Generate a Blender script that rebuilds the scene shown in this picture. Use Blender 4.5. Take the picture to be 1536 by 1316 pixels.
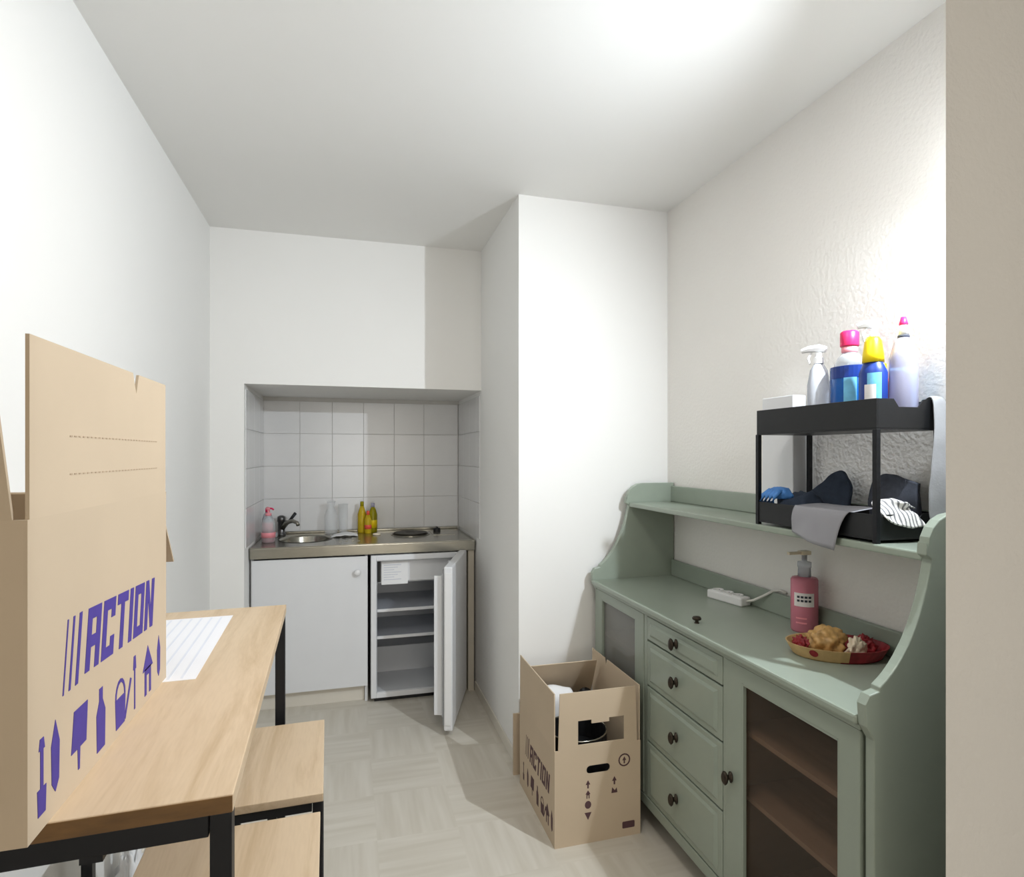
import bpy, bmesh, math, random
from mathutils import Vector, Matrix, noise
random.seed(7)
PI = math.pi
for o in list(bpy.data.objects): bpy.data.objects.remove(o)
scene = bpy.context.scene
C = scene.collection

# ---------------------------------------------------------------- camera, world, large lights, exposure
CAM_H = 1.42
F_PX, HORIZON, VPX = 892.0, 682.0, 522.0
YAW = math.atan((768 - VPX) / F_PX)
cam = bpy.data.cameras.new('camera'); cam_o = bpy.data.objects.new('camera', cam); C.objects.link(cam_o)
cam.sensor_fit = 'HORIZONTAL'; cam.sensor_width = 36.0; cam.lens = 36.0 * F_PX / 1536.0
cam.shift_y = (HORIZON - 658.0) / 1536.0
cam.clip_start = 0.02
cam_o.location = (0, 0, CAM_H); cam_o.rotation_euler = (PI / 2, 0, -YAW)
scene.camera = cam_o

world = bpy.data.worlds.new('world'); scene.world = world; world.use_nodes = True
world.node_tree.nodes['Background'].inputs[0].default_value = (0.9, 0.93, 1.0, 1)
world.node_tree.nodes['Background'].inputs[1].default_value = 0.02

LAMP = Vector((1.412, 0.958, 2.11))            # small bright spotlight on the right wall, behind the entry wall end
def spot(name, loc, target, power, angle, blend, size, col):
    l = bpy.data.lights.new(name, 'SPOT'); l.energy = power; l.spot_size = math.radians(angle); l.spot_blend = blend
    l.shadow_soft_size = size; l.color = col
    o = bpy.data.objects.new(name, l); C.objects.link(o); o.location = loc
    o.rotation_euler = (Vector(target) - Vector(loc)).to_track_quat('-Z', 'Y').to_euler()
    return o
spot('spotlight_beam', LAMP, LAMP + Vector((-0.82, 0.45, -0.40)), 64, 156, 1.0, 0.012, (0.85, 0.925, 1.0))
def area(name, loc, rot, sx, sy, power, col):
    l = bpy.data.lights.new(name, 'AREA'); l.shape = 'RECTANGLE'; l.size = sx; l.size_y = sy; l.energy = power; l.color = col
    o = bpy.data.objects.new(name, l); C.objects.link(o); o.location = loc; o.rotation_euler = rot
    return o
area('added_ceiling_fill', (0.30, 1.06, 2.545), (0, 0, 0), 0.32, 0.32, 5, (1.0, 0.95, 0.88))  # weak overhead fill added out of view to lift the shadows

area('added_rear_fill', (0.40, -4.93, 1.45), (PI / 2, 0, 0), 1.7, 1.9, 24, (1.0, 0.96, 0.90))  # soft fill added behind the camera, from an invented window
vs = scene.view_settings
vs.view_transform = 'Standard'; vs.look = 'None'; vs.gamma = 1.0; vs.use_curve_mapping = False
vs.exposure = 0.84

# ---------------------------------------------------------------- materials
MATS = {}
def s2l(c):
    return tuple(((v / 255.0) / 12.92 if v / 255.0 <= 0.04045 else ((v / 255.0 + 0.055) / 1.055) ** 2.4) for v in c) + (1.0,)
def mat(name, rgb, rough=0.5, metal=0.0, var=0.04, vscale=8.0, bump=0.0, bscale=60.0, bdist=0.002, trans=0.0, alpha=1.0, ior=1.45, stretch=None, detail=4.0, spec=None):
    m = bpy.data.materials.new(name); m.use_nodes = True; nt = m.node_tree; b = nt.nodes['Principled BSDF']
    b.inputs['Roughness'].default_value = rough; b.inputs['Metallic'].default_value = metal
    b.inputs['Transmission Weight'].default_value = trans; b.inputs['Alpha'].default_value = alpha; b.inputs['IOR'].default_value = ior
    if spec is not None: b.inputs['Specular IOR Level'].default_value = spec
    tc = nt.nodes.new('ShaderNodeTexCoord'); mp = nt.nodes.new('ShaderNodeMapping')
    nt.links.new(tc.outputs['Object'], mp.inputs['Vector'])
    if stretch: mp.inputs['Scale'].default_value = stretch
    n = nt.nodes.new('ShaderNodeTexNoise'); n.inputs['Scale'].default_value = vscale; n.inputs['Detail'].default_value = detail
    nt.links.new(mp.outputs['Vector'], n.inputs['Vector'])
    r = nt.nodes.new('ShaderNodeValToRGB'); base = s2l(rgb)
    r.color_ramp.elements[0].position = 0.3; r.color_ramp.elements[1].position = 0.7
    r.color_ramp.elements[0].color = tuple(max(0, v * (1 - var)) for v in base[:3]) + (1,)
    r.color_ramp.elements[1].color = tuple(min(1, v * (1 + var)) for v in base[:3]) + (1,)
    nt.links.new(n.outputs['Fac'], r.inputs['Fac']); nt.links.new(r.outputs['Color'], b.inputs['Base Color'])
    if bump > 0:
        n2 = nt.nodes.new('ShaderNodeTexNoise'); n2.inputs['Scale'].default_value = bscale; n2.inputs['Detail'].default_value = 3.0
        nt.links.new(mp.outputs['Vector'], n2.inputs['Vector'])
        bp = nt.nodes.new('ShaderNodeBump'); bp.inputs['Strength'].default_value = bump; bp.inputs['Distance'].default_value = bdist
        nt.links.new(n2.outputs['Fac'], bp.inputs['Height']); nt.links.new(bp.outputs['Normal'], b.inputs['Normal'])
    MATS[name] = m
    return m

mat('wall_paint', (240, 239, 236), 0.75, var=0.008, vscale=2, bump=0.08, bscale=90, bdist=0.001)
mat('wall_stucco', (238, 235, 230), 0.7, var=0.01, vscale=3, bump=0.6, bscale=85, bdist=0.0035)
mat('ceiling_paint', (239, 238, 235), 0.85, var=0.008, vscale=2, bump=0.05, bscale=60, bdist=0.001)
mat('tile_white', (226, 226, 226), 0.18, var=0.02, vscale=5)
mat('grout', (206, 204, 200), 0.9)
mat('steel', (164, 161, 150), 0.22, 0.9, var=0.06, vscale=6, bump=0.05, bscale=200, stretch=(1, 14, 14))
mat('steel_dark', (96, 96, 96), 0.3, 0.85)
mat('white_laminate', (226, 227, 229), 0.35, var=0.01)
mat('white_plastic', (232, 232, 232), 0.35, var=0.01)
mat('fridge_white', (228, 229, 231), 0.4, var=0.01)
mat('fridge_liner', (214, 216, 219), 0.45, var=0.015)
mat('gasket', (150, 152, 155), 0.6)
mat('panel_beige', (196, 188, 172), 0.6, var=0.03)
mat('black_metal', (26, 27, 31), 0.42, 0.3, var=0.06)
mat('black_plastic', (24, 25, 27), 0.4, var=0.05)
mat('hob_black', (48, 44, 36), 0.5, 0.3)
mat('green_paint', (150, 160, 147), 0.28, var=0.02, vscale=14, bump=0.05, bscale=120, bdist=0.0006)
mat('brown_wood', (112, 88, 70), 0.6, var=0.12, vscale=10, stretch=(1, 0.2, 4))
mat('shelf_wood', (150, 116, 92), 0.55, var=0.08, vscale=10, stretch=(6, 0.6, 6))
mat('bronze', (58, 50, 42), 0.38, 0.7)
mat('cardboard', (199, 180, 155), 0.85, var=0.035, vscale=4, bump=0.04, bscale=150, bdist=0.0006)
mat('cardboard_inner', (168, 140, 104), 0.9, var=0.05, vscale=5)
mat('ink_purple', (74, 58, 146), 0.7, var=0.08, vscale=40)
mat('ink_brown', (84, 58, 62), 0.75, var=0.08, vscale=40)
mat('crease', (178, 156, 132), 0.9)
mat('paper', (240, 240, 240), 0.8, var=0.01)
mat('paper_ink', (198, 202, 214), 0.8)
mat('mat_white', (240, 240, 244), 0.6, var=0.01)
mat('mat_stripe', (224, 227, 236), 0.6)
mat('clear_plastic', (214, 222, 224), 0.08, alpha=0.35, var=0.01)
mat('frosted_plastic', (226, 230, 238), 0.25, trans=0.55, ior=1.3, var=0.01)
mat('clear_glass', (240, 243, 245), 0.04, alpha=0.28, var=0.0)
mat('blue_liquid', (28, 96, 176), 0.1, trans=0.35, ior=1.33, var=0.1, vscale=16)
mat('light_blue_label', (120, 196, 232), 0.4, var=0.18, vscale=26)
mat('dark_blue_label', (18, 52, 132), 0.4, var=0.12)
mat('pink_cap', (226, 40, 98), 0.35)
mat('pink_pale', (238, 150, 160), 0.4)
mat('pink_soap', (222, 138, 156), 0.22, trans=0.2, ior=1.33, var=0.04)
mat('crimson_liquid', (170, 26, 66), 0.15, trans=0.3, ior=1.33)
mat('yellow', (248, 218, 20), 0.35, var=0.04)
mat('orange_red', (232, 90, 70), 0.4)
mat('yellow_liquid', (226, 196, 40), 0.12, trans=0.4, ior=1.33, var=0.08, vscale=25)
mat('olive_liquid', (178, 168, 22), 0.12, trans=0.35, ior=1.33, var=0.08)
mat('lavender', (206, 204, 226), 0.2, trans=0.5, ior=1.3)
mat('navy_cloth', (44, 54, 70), 0.9, var=0.15, vscale=30, bump=0.2, bscale=200)
mat('glove_blue', (74, 134, 206), 0.55, var=0.15, vscale=30)
mat('charcoal_cloth', (62, 66, 76), 0.9, var=0.12, vscale=30, bump=0.2, bscale=200)
mat('grey_cloth', (164, 166, 170), 0.9, var=0.08, vscale=20, bump=0.2, bscale=200)
mat('grey_sheet', (150, 150, 156), 0.35, var=0.05, vscale=10, alpha=0.93)
mat('tray_tan', (206, 172, 120), 0.6, var=0.12, vscale=30)
mat('tray_red', (150, 38, 46), 0.5, var=0.4, vscale=40)
mat('bread_tan', (198, 158, 100), 0.45, var=0.35, vscale=34, bump=0.3, bscale=60)
mat('bag_clear', (228, 214, 190), 0.25, var=0.1, vscale=20)
mat('cable_white', (232, 230, 224), 0.5)
mat('label_white', (232, 228, 226), 0.6)
mat('baseboard_paint', (222, 216, 204), 0.5, var=0.02)
mat('lamp_glass', (245, 245, 245), 0.4)
def glass_mat(name, rgb, alpha, rough):
    m = mat(name, rgb, rough, alpha=alpha, var=0.0); return m
glass_mat('pane_brown', (86, 74, 62), 0.22, 0.06)
glass_mat('pane_grey', (150, 150, 144), 0.55, 0.12)

def wood(name, light, dark, scale=(1, 1, 1)):
    m = bpy.data.materials.new(name); m.use_nodes = True; nt = m.node_tree; b = nt.nodes['Principled BSDF']
    b.inputs['Roughness'].default_value = 0.5
    tc = nt.nodes.new('ShaderNodeTexCoord'); mp = nt.nodes.new('ShaderNodeMapping'); mp.inputs['Scale'].default_value = scale
    nt.links.new(tc.outputs['Object'], mp.inputs['Vector'])
    n = nt.nodes.new('ShaderNodeTexNoise'); n.inputs['Scale'].default_value = 2.2; n.inputs['Detail'].default_value = 8; n.inputs['Roughness'].default_value = 0.65; n.inputs['Distortion'].default_value = 0.7
    nt.links.new(mp.outputs['Vector'], n.inputs['Vector'])
    r = nt.nodes.new('ShaderNodeValToRGB'); r.color_ramp.elements[0].position = 0.32; r.color_ramp.elements[1].position = 0.56
    r.color_ramp.elements[0].color = s2l(dark); r.color_ramp.elements[1].color = s2l(light)
    nt.links.new(n.outputs['Fac'], r.inputs['Fac'])
    n2 = nt.nodes.new('ShaderNodeTexNoise'); n2.inputs['Scale'].default_value = 26; n2.inputs['Detail'].default_value = 4
    nt.links.new(mp.outputs['Vector'], n2.inputs['Vector'])
    mx = nt.nodes.new('ShaderNodeMix'); mx.data_type = 'RGBA'; mx.blend_type = 'MULTIPLY'
    r2 = nt.nodes.new('ShaderNodeValToRGB'); r2.color_ramp.elements[0].color = (0.86, 0.84, 0.82, 1); r2.color_ramp.elements[1].color = (1, 1, 1, 1); r2.color_ramp.elements[1].position = 0.6
    nt.links.new(n2.outputs['Fac'], r2.inputs['Fac'])
    mx.inputs[0].default_value = 0.7
    nt.links.new(r.outputs['Color'], mx.inputs[6]); nt.links.new(r2.outputs['Color'], mx.inputs[7])
    nt.links.new(mx.outputs[2], b.inputs['Base Color'])
    MATS[name] = m
wood('oak', (212, 189, 159), (192, 166, 132), (9, 0.9, 9))
wood('oak_edge_shade', (124, 90, 48), (98, 70, 36), (2, 9, 9))  # oak darkened to put the shade of the table's near end into colour

def floor_material():
    m = bpy.data.materials.new('vinyl_floor'); m.use_nodes = True; nt = m.node_tree; b = nt.nodes['Principled BSDF']
    b.inputs['Roughness'].default_value = 0.42
    N = nt.nodes.new; L = nt.links.new
    tc = N('ShaderNodeTexCoord'); mp = N('ShaderNodeMapping'); L(tc.outputs['Object'], mp.inputs['Vector'])
    chk = N('ShaderNodeTexChecker'); chk.inputs['Scale'].default_value = 1 / 0.30; L(mp.outputs['Vector'], chk.inputs['Vector'])
    def strips(sc):
        mm = N('ShaderNodeMapping'); mm.inputs['Scale'].default_value = sc; L(tc.outputs['Object'], mm.inputs['Vector'])
        n = N('ShaderNodeTexNoise'); n.inputs['Scale'].default_value = 1.0; n.inputs['Detail'].default_value = 5; L(mm.outputs['Vector'], n.inputs['Vector'])
        r = N('ShaderNodeValToRGB'); r.color_ramp.elements[0].position = 0.35; r.color_ramp.elements[1].position = 0.65
        r.color_ramp.elements[0].color = s2l((203, 196, 182)); r.color_ramp.elements[1].color = s2l((215, 209, 197)); L(n.outputs['Fac'], r.inputs['Fac'])
        return r
    a = strips((26, 2.0, 1)); c = strips((2.0, 26, 1))
    mx = N('ShaderNodeMix'); mx.data_type = 'RGBA'; L(chk.outputs['Fac'], mx.inputs[0]); L(a.outputs['Color'], mx.inputs[6]); L(c.outputs['Color'], mx.inputs[7])
    L(mx.outputs[2], b.inputs['Base Color']); MATS['vinyl_floor'] = m
floor_material()

def stripe_cloth():
    m = bpy.data.materials.new('striped_cloth'); m.use_nodes = True; nt = m.node_tree; b = nt.nodes['Principled BSDF']; b.inputs['Roughness'].default_value = 0.9
    tc = nt.nodes.new('ShaderNodeTexCoord'); w = nt.nodes.new('ShaderNodeTexWave'); w.inputs['Scale'].default_value = 26; w.inputs['Distortion'].default_value = 1.5
    nt.links.new(tc.outputs['Object'], w.inputs['Vector'])
    r = nt.nodes.new('ShaderNodeValToRGB'); r.color_ramp.elements[0].position = 0.18; r.color_ramp.elements[1].position = 0.42
    r.color_ramp.elements[0].color = s2l((128, 128, 130)); r.color_ramp.elements[1].color = s2l((240, 238, 234))
    nt.links.new(w.outputs['Fac'], r.inputs['Fac']); nt.links.new(r.outputs['Color'], b.inputs['Base Color']); MATS['striped_cloth'] = m
stripe_cloth()

# ---------------------------------------------------------------- mesh helpers
WORLD = {}                                   # object name -> world location (rotation-free bookkeeping)
def thing(name, label, cat, loc=(0, 0, 0), rz=0.0, group=None):
    o = bpy.data.objects.new(name, None); C.objects.link(o); o.empty_display_size = 0.05
    o.location = loc; o.rotation_euler = (0, 0, rz); o['label'] = label; o['category'] = cat
    if group: o['group'] = group
    WORLD[o.name] = (0.0, 0.0, 0.0) if rz else tuple(loc)     # rotated things take local coordinates
    return o
def obj(name, bm, m, parent=None, label=None, cat=None, group=None, kind=None, smooth=False, bevel=0.0, solid=0.0, subsurf=0):
    bmesh.ops.recalc_face_normals(bm, faces=bm.faces[:])
    vs_ = bm.verts
    lo = Vector((min(v.co.x for v in vs_), min(v.co.y for v in vs_), min(v.co.z for v in vs_)))
    hi = Vector((max(v.co.x for v in vs_), max(v.co.y for v in vs_), max(v.co.z for v in vs_)))
    org = Vector(((lo.x + hi.x) / 2, (lo.y + hi.y) / 2, lo.z))
    for v in vs_: v.co -= org
    me = bpy.data.meshes.new(name); bm.to_mesh(me); bm.free()
    if smooth:
        for p in me.polygons: p.use_smooth = True
    ms = m if isinstance(m, (list, tuple)) else [m]
    for k in ms: me.materials.append(MATS[k])
    o = bpy.data.objects.new(name, me); C.objects.link(o)
    if parent:
        o.parent = parent; o.location = org - Vector(WORLD.get(parent.name, (0, 0, 0)))
    else:
        o.location = org
    WORLD[o.name] = tuple(org)
    if solid: s = o.modifiers.new('thickness', 'SOLIDIFY'); s.thickness = solid; s.offset = 0
    if subsurf: s = o.modifiers.new('smooth', 'SUBSURF'); s.levels = subsurf; s.render_levels = subsurf
    if bevel:
        s = o.modifiers.new('edges', 'BEVEL'); s.width = bevel; s.segments = 2; s.limit_method = 'ANGLE'; s.angle_limit = math.radians(50)
    if label: o['label'] = label
    if cat: o['category'] = cat
    if group: o['group'] = group
    if kind: o['kind'] = kind
    return o
def bx(bm, x0, x1, y0, y1, z0, z1):
    v = [bm.verts.new(p) for p in ((x0, y0, z0), (x1, y0, z0), (x1, y1, z0), (x0, y1, z0), (x0, y0, z1), (x1, y0, z1), (x1, y1, z1), (x0, y1, z1))]
    for f in ((0, 3, 2, 1), (4, 5, 6, 7), (0, 1, 5, 4), (1, 2, 6, 5), (2, 3, 7, 6), (3, 0, 4, 7)): bm.faces.new([v[i] for i in f])
    return bm
def box(*a): return bx(bmesh.new(), *a)
def lathe(prof, cx, cy, n=20, sx=1.0, sy=1.0, bm=None, rot=0.0):
    bm = bm or bmesh.new(); rings = []; cr, sr = math.cos(rot), math.sin(rot)
    for r, z in prof:
        ring = []
        for i in range(n):
            a = 2 * PI * i / n; lx, ly = r * sx * math.cos(a), r * sy * math.sin(a)
            ring.append(bm.verts.new((cx + lx * cr - ly * sr, cy + lx * sr + ly * cr, z)))
        rings.append(ring)
    for a, b in zip(rings, rings[1:]):
        for i in range(n): bm.faces.new((a[i], a[(i + 1) % n], b[(i + 1) % n], b[i]))
    bm.faces.new(rings[0][::-1]); bm.faces.new(rings[-1])
    return bm
def tube(path, r, n=8, bm=None):
    bm = bm or bmesh.new(); P = [Vector(p) for p in path]; rings = []
    for i, p in enumerate(P):
        d = (P[min(i + 1, len(P) - 1)] - P[max(i - 1, 0)]).normalized()
        up = Vector((0, 0, 1)) if abs(d.z) < 0.9 else Vector((1, 0, 0))
        u = d.cross(up).normalized(); w = d.cross(u)
        rr = r[i] if isinstance(r, (list, tuple)) else r
        rings.append([bm.verts.new(p + (u * math.cos(2 * PI * k / n) + w * math.sin(2 * PI * k / n)) * rr) for k in range(n)])
    for a, b in zip(rings, rings[1:]):
        for k in range(n): bm.faces.new((a[k], a[(k + 1) % n], b[(k + 1) % n], b[k]))
    bm.faces.new(rings[0][::-1]); bm.faces.new(rings[-1])
    return bm
def frame(O, U, V):
    O, U, V = Vector(O), Vector(U).normalized(), Vector(V).normalized(); N = U.cross(V)
    return lambda a, b, t=0.0: O + U * a + V * b + N * t
def plate(F, outer, holes=(), t0=0.0, t1=0.004, bm=None):
    """flat sheet with real holes; F maps (a, b, thickness) to space"""
    bm = bm or bmesh.new(); edges = []
    for loop in [outer] + list(holes):
        vv = [bm.verts.new((a, b, 0)) for a, b in loop]
        edges += [bm.edges.new((vv[i], vv[(i + 1) % len(vv)])) for i in range(len(vv))]
    r = bmesh.ops.triangle_fill(bm, edges=edges, use_beauty=True, use_dissolve=False)
    fs = [g for g in r['geom'] if isinstance(g, bmesh.types.BMFace)]
    base = list({v for f in fs for v in f.verts})
    if t1 != t0:
        e = bmesh.ops.extrude_face_region(bm, geom=fs)
        top = [g for g in e['geom'] if isinstance(g, bmesh.types.BMVert)]
        for v in top: v.co = F(v.co.x, v.co.y, t1)
    for v in base: v.co = F(v.co.x, v.co.y, t0)
    return bm
def polys(F, plist, t=0.0006, bm=None):
    """several small flat printed shapes on one face"""
    bm = bm or bmesh.new()
    for pl in plist:
        b = [bm.verts.new(F(a, c, 0.0)) for a, c in pl]; tp = [bm.verts.new(F(a, c, t)) for a, c in pl]
        bm.faces.new(tp); n = len(pl)
        for i in range(n): bm.faces.new((b[i], b[(i + 1) % n], tp[(i + 1) % n], tp[i]))
    return bm
def ell(cx, cy, rx, ry, n=16): return [(cx + rx * math.cos(2 * PI * i / n), cy + ry * math.sin(2 * PI * i / n)) for i in range(n)]
def rrect(x0, x1, y0, y1, r, n=4):
    out = []
    for cx, cy, a0 in ((x1 - r, y0 + r, -PI / 2), (x1 - r, y1 - r, 0), (x0 + r, y1 - r, PI / 2), (x0 + r, y0 + r, PI)):
        for i in range(n + 1):
            a = a0 + PI / 2 * i / n; out.append((cx + r * math.cos(a), cy + r * math.sin(a)))
    return out
def surf(rows, nu=16, nv=16, amp=0.0, freq=30.0, seed=0):
    """smooth sheet through a grid of control points, with folds"""
    def cr(p0, p1, p2, p3, t): return 0.5 * ((2 * p1) + (p2 - p0) * t + (2 * p0 - 5 * p1 + 4 * p2 - p3) * t * t + (3 * p1 - p0 - 3 * p2 + p3) * t ** 3)
    def samp(pts, t):
        x = t * (len(pts) - 1); i = min(int(x), len(pts) - 2); g = lambda k: pts[max(0, min(len(pts) - 1, k))]
        return cr(g(i - 1), g(i), g(i + 1), g(i + 2), x - i)
    R = [[Vector(p) for p in row] for row in rows]; bm = bmesh.new(); G = []
    for j in range(nv + 1):
        line = [samp([row[k] for row in R], j / nv) for k in range(len(R[0]))]
        gl = []
        for i in range(nu + 1):
            p = samp(line, i / nu)
            q = noise.noise_vector(p * freq + Vector((seed * 3.1, seed, 0)))
            gl.append(bm.verts.new(p + q * amp))
        G.append(gl)
    for j in range(nv):
        for i in range(nu): bm.faces.new((G[j][i], G[j][i + 1], G[j + 1][i + 1], G[j + 1][i]))
    return bm
def lump(c, s, seed=0, amp=0.25, freq=1.6, sub=4, flat=True):
    """crumpled soft lump with a flattened underside"""
    bm = bmesh.new(); bmesh.ops.create_icosphere(bm, subdivisions=sub, radius=1.0)
    for v in bm.verts:
        d = v.co.normalized(); k = 1 + amp * noise.noise(d * freq + Vector((seed, seed * 2.3, 0))) + amp * 0.5 * noise.noise(d * freq * 3 + Vector((seed, 0, seed)))
        z = d.z * k
        if flat and z < -0.45: z = -0.45
        v.co = Vector((c[0] + d.x * k * s[0], c[1] + d.y * k * s[1], c[2] + (z + (0.45 if flat else 0)) * s[2]))
    return bm

# ---------------------------------------------------------------- room shell
XL, XR, H = -0.685, 1.492, 2.593
YB, YC, YR = 3.36, 2.576, 4.08              # wall over the kitchenette, chimney-breast face, tiled recess back
XC = 0.742                                  # left face of the boxed-in column
RXL, RZ = -0.522, 1.79                      # recess left jamb, soffit underside
YE, XE = 0.922, 1.16                        # entry wall end
YBACK = -5.0
def struct(name, bm, m, parent=None, **k):
    return obj(name, bm, m, parent, kind=None if parent else 'structure', **k)
struct('floor', box(XL - 0.1, XR + 0.1, YBACK - 0.1, YR + 0.1, -0.06, 0.0), 'vinyl_floor')
struct('ceiling', box(XL - 0.1, XR + 0.1, YBACK - 0.1, YR + 0.1, H, H + 0.06), 'ceiling_paint')
struct('wall_left', box(XL - 0.1, XL, YBACK, YR + 0.1, 0, H), 'wall_paint')
struct('wall_right', box(XR, XR + 0.1, YE - 0.2, YC + 0.2, 0, H), 'wall_stucco')
struct('wall_column', box(XC, XR + 0.1, YC, YR + 0.1, 0, H), 'wall_paint')
b = bmesh.new(); bx(b, XL, RXL, YB, YR, 0, RZ); struct('wall_recess_left', b, 'wall_paint')
struct('wall_back', box(XL, XC, YB, YR + 0.1, RZ, H), 'wall_paint')
rb = struct('wall_recess_back', box(XL, XC, YR, YR + 0.1, 0, RZ), 'grout')
struct('wall_entry', plate(frame((0, 0, 0), (1, 0, 0), (0, 1, 0)), [(1.0823, 0.86), (XR + 0.1, 0.86), (XR + 0.1, YE), (1.165, YE)], (), 0, H), 'wall_stucco')
struct('wall_side', box(XR, XR + 0.1, YBACK, 0.86, 0, H), 'wall_stucco')
wf = bmesh.new()
for a0, a1, c0_, c1_ in ((-0.50, -0.45, 0.45, 2.45), (1.25, 1.30, 0.45, 2.45), (-0.45, 1.25, 0.45, 0.50), (-0.45, 1.25, 2.40, 2.45), (0.38, 0.42, 0.50, 2.40)): bx(wf, a0, a1, YBACK, YBACK + 0.05, c0_, c1_)
struct('added_rear_window', wf, 'white_laminate')  # made-up window frame around the rear fill, out of view
struct('wall_rear', box(XL - 0.1, XR + 0.1, YBACK - 0.1, YBACK, 0, H), 'wall_paint')
struct('baseboard_column', box(XC - 0.008, XC, YC, 3.50, 0, 0.06), 'baseboard_paint', bevel=0.002)
struct('baseboard_left', box(XL, XL + 0.008, YBACK, YB, 0, 0.06), 'baseboard_paint', bevel=0.002)
struct('baseboard_front', box(XC - 0.008, 1.05, YC - 0.008, YC, 0, 0.06), 'baseboard_paint', bevel=0.002)
# wall tiles: 20 cm squares, each a piece
TZ = [0.925, 1.135, 1.345, 1.555, 1.765]
tx = [RXL + 0.002, -0.30, -0.10, 0.10, 0.30, 0.50, XC - 0.008]
def tile(F, a0, a1, b0, b1, parent):
    g = 0.0009
    obj('tile', plate(F, [(a0 + g, b0 + g), (a1 - g, b0 + g), (a1 - g, b1 - g), (a0 + g, b1 - g)], (), 0.0, 0.005), 'tile_white', parent, bevel=0.0008)
Fb = frame((0, YR, 0), (1, 0, 0), (0, 0, 1))
for i in range(6):
    for j in range(4): tile(Fb, tx[i], tx[i + 1], TZ[j], min(TZ[j + 1], RZ - 0.001), rb)
wl = bpy.data.objects['wall_recess_left']; wc = bpy.data.objects['wall_column']
Fl = frame((RXL, 0, 0), (0, 1, 0), (0, 0, 1)); Fr = frame((XC, 0, 0), (0, -1, 0), (0, 0, 1))
ty = [YB + 0.03, 3.48, 3.68, 3.88, YR - 0.006]
for i in range(4):
    for j in range(4):
        tile(Fl, ty[i], ty[i + 1], TZ[j], min(TZ[j + 1], RZ - 0.001), wl)
        tile(Fr, -ty[i + 1], -ty[i], TZ[j], min(TZ[j + 1], RZ - 0.001), wc)

# ---------------------------------------------------------------- kitchenette
KY, KZ = 3.505, 0.91
t = thing('base_cabinet', 'white base cabinet with one flat door under the sink', 'cabinet', (-0.21, 3.78, 0))
b = bmesh.new(); bx(b, -0.515, -0.499, KY + 0.02, YR - 0.02, 0.09, KZ - 0.004); bx(b, 0.094, 0.11, KY + 0.02, YR - 0.02, 0.0, KZ - 0.004)
bx(b, -0.499, 0.094, KY + 0.02, YR - 0.02, 0.09, 0.106); bx(b, -0.499, 0.094, YR - 0.03, YR - 0.02, 0.106, 0.72)
obj('body', b, 'white_laminate', t, bevel=0.001)
d = obj('door', box(-0.508, 0.108, KY, KY + 0.018, 0.095, 0.838), 'white_laminate', t, bevel=0.002)
Fk = [(0.0, 0), (0.012, 0), (0.012, 0.004), (0.008, 0.010), (0.016, 0.018), (0.019, 0.026), (0.014, 0.032), (0.0005, 0.034)]
def knob_y(cx, y, cz, prof):
    bm = lathe([(max(r, 0.0005), zz) for r, zz in prof], 0, 0, 16)
    for v in bm.verts: x, yy, zz = v.co; v.co = (cx + x, y - zz, cz + yy)
    return bm
obj('knob', knob_y(0.052, KY, 0.75, Fk), 'white_plastic', d, smooth=True)
obj('plinth', box(-0.51, 0.092, KY + 0.045, KY + 0.06, 0.0, 0.088), 'baseboard_paint', t, bevel=0.001)

# fridge, door standing open
t = thing('mini_fridge', 'white under-counter fridge standing open and empty', 'fridge', (0.40, 3.78, 0))
fx0, fx1, fy0, fy1, fz0, fz1 = 0.126, 0.672, 3.475, 4.02, 0.028, 0.842
b = bmesh.new()
bx(b, fx0, fx0 + 0.03, fy0, fy1, fz0, fz1); bx(b, fx1 - 0.03, fx1, fy0, fy1, fz0, fz1)
bx(b, fx0 + 0.03, fx1 - 0.03, fy0, fy1, fz1 - 0.03, fz1); bx(b, fx0 + 0.03, fx1 - 0.03, fy0, fy1, fz0, fz0 + 0.03)
obj('housing', b, 'fridge_white', t, bevel=0.003)
b = bmesh.new(); ix0, ix1, iz0, iz1 = fx0 + 0.03, fx1 - 0.03, fz0 + 0.03, fz1 - 0.03
bx(b, ix0, ix0 + 0.004, fy0 + 0.006, fy1 - 0.05, iz0, iz1); bx(b, ix1 - 0.004, ix1, fy0 + 0.006, fy1 - 0.05, iz0, iz1)
bx(b, ix0, ix1, fy1 - 0.06, fy1 - 0.05, iz0, iz1); bx(b, ix0, ix1, fy0 + 0.006, fy1 - 0.05, iz1 - 0.004, iz1)
bx(b, ix0, ix1, fy0 + 0.006, fy1 - 0.06, iz0, iz0 + 0.004)
bx(b, ix0, ix1, fy1 - 0.22, fy1 - 0.06, iz0, iz0 + 0.16)
obj('liner', b, 'fridge_liner', t, bevel=0.002)
ib = obj('freezer_box', box(ix0 + 0.008, ix1 - 0.008, fy0 + 0.06, fy1 - 0.07, 0.672, iz1 - 0.008), 'fridge_liner', t, bevel=0.004)
obj('freezer_flap', box(ix0 + 0.03, ix1 - 0.02, fy0 + 0.050, fy0 + 0.059, 0.680, iz1 - 0.012), 'fridge_white', ib, bevel=0.003)
obj('freezer_grip', box(ix0 + 0.008, ix0 + 0.026, fy0 + 0.048, fy0 + 0.059, 0.680, iz1 - 0.010), 'black_plastic', ib, bevel=0.002)
for zz in (0.515, 0.36):
    b = bmesh.new(); bx(b, ix0 + 0.005, ix1 - 0.005, fy0 + 0.04, fy1 - 0.075, zz, zz + 0.006)
    s = obj('shelf', b, 'frosted_plastic', t, bevel=0.001)
    obj('shelf_trim', box(ix0 + 0.005, ix1 - 0.005, fy0 + 0.030, fy0 + 0.04, zz - 0.005, zz + 0.012), 'fridge_white', s, bevel=0.002)
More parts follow.
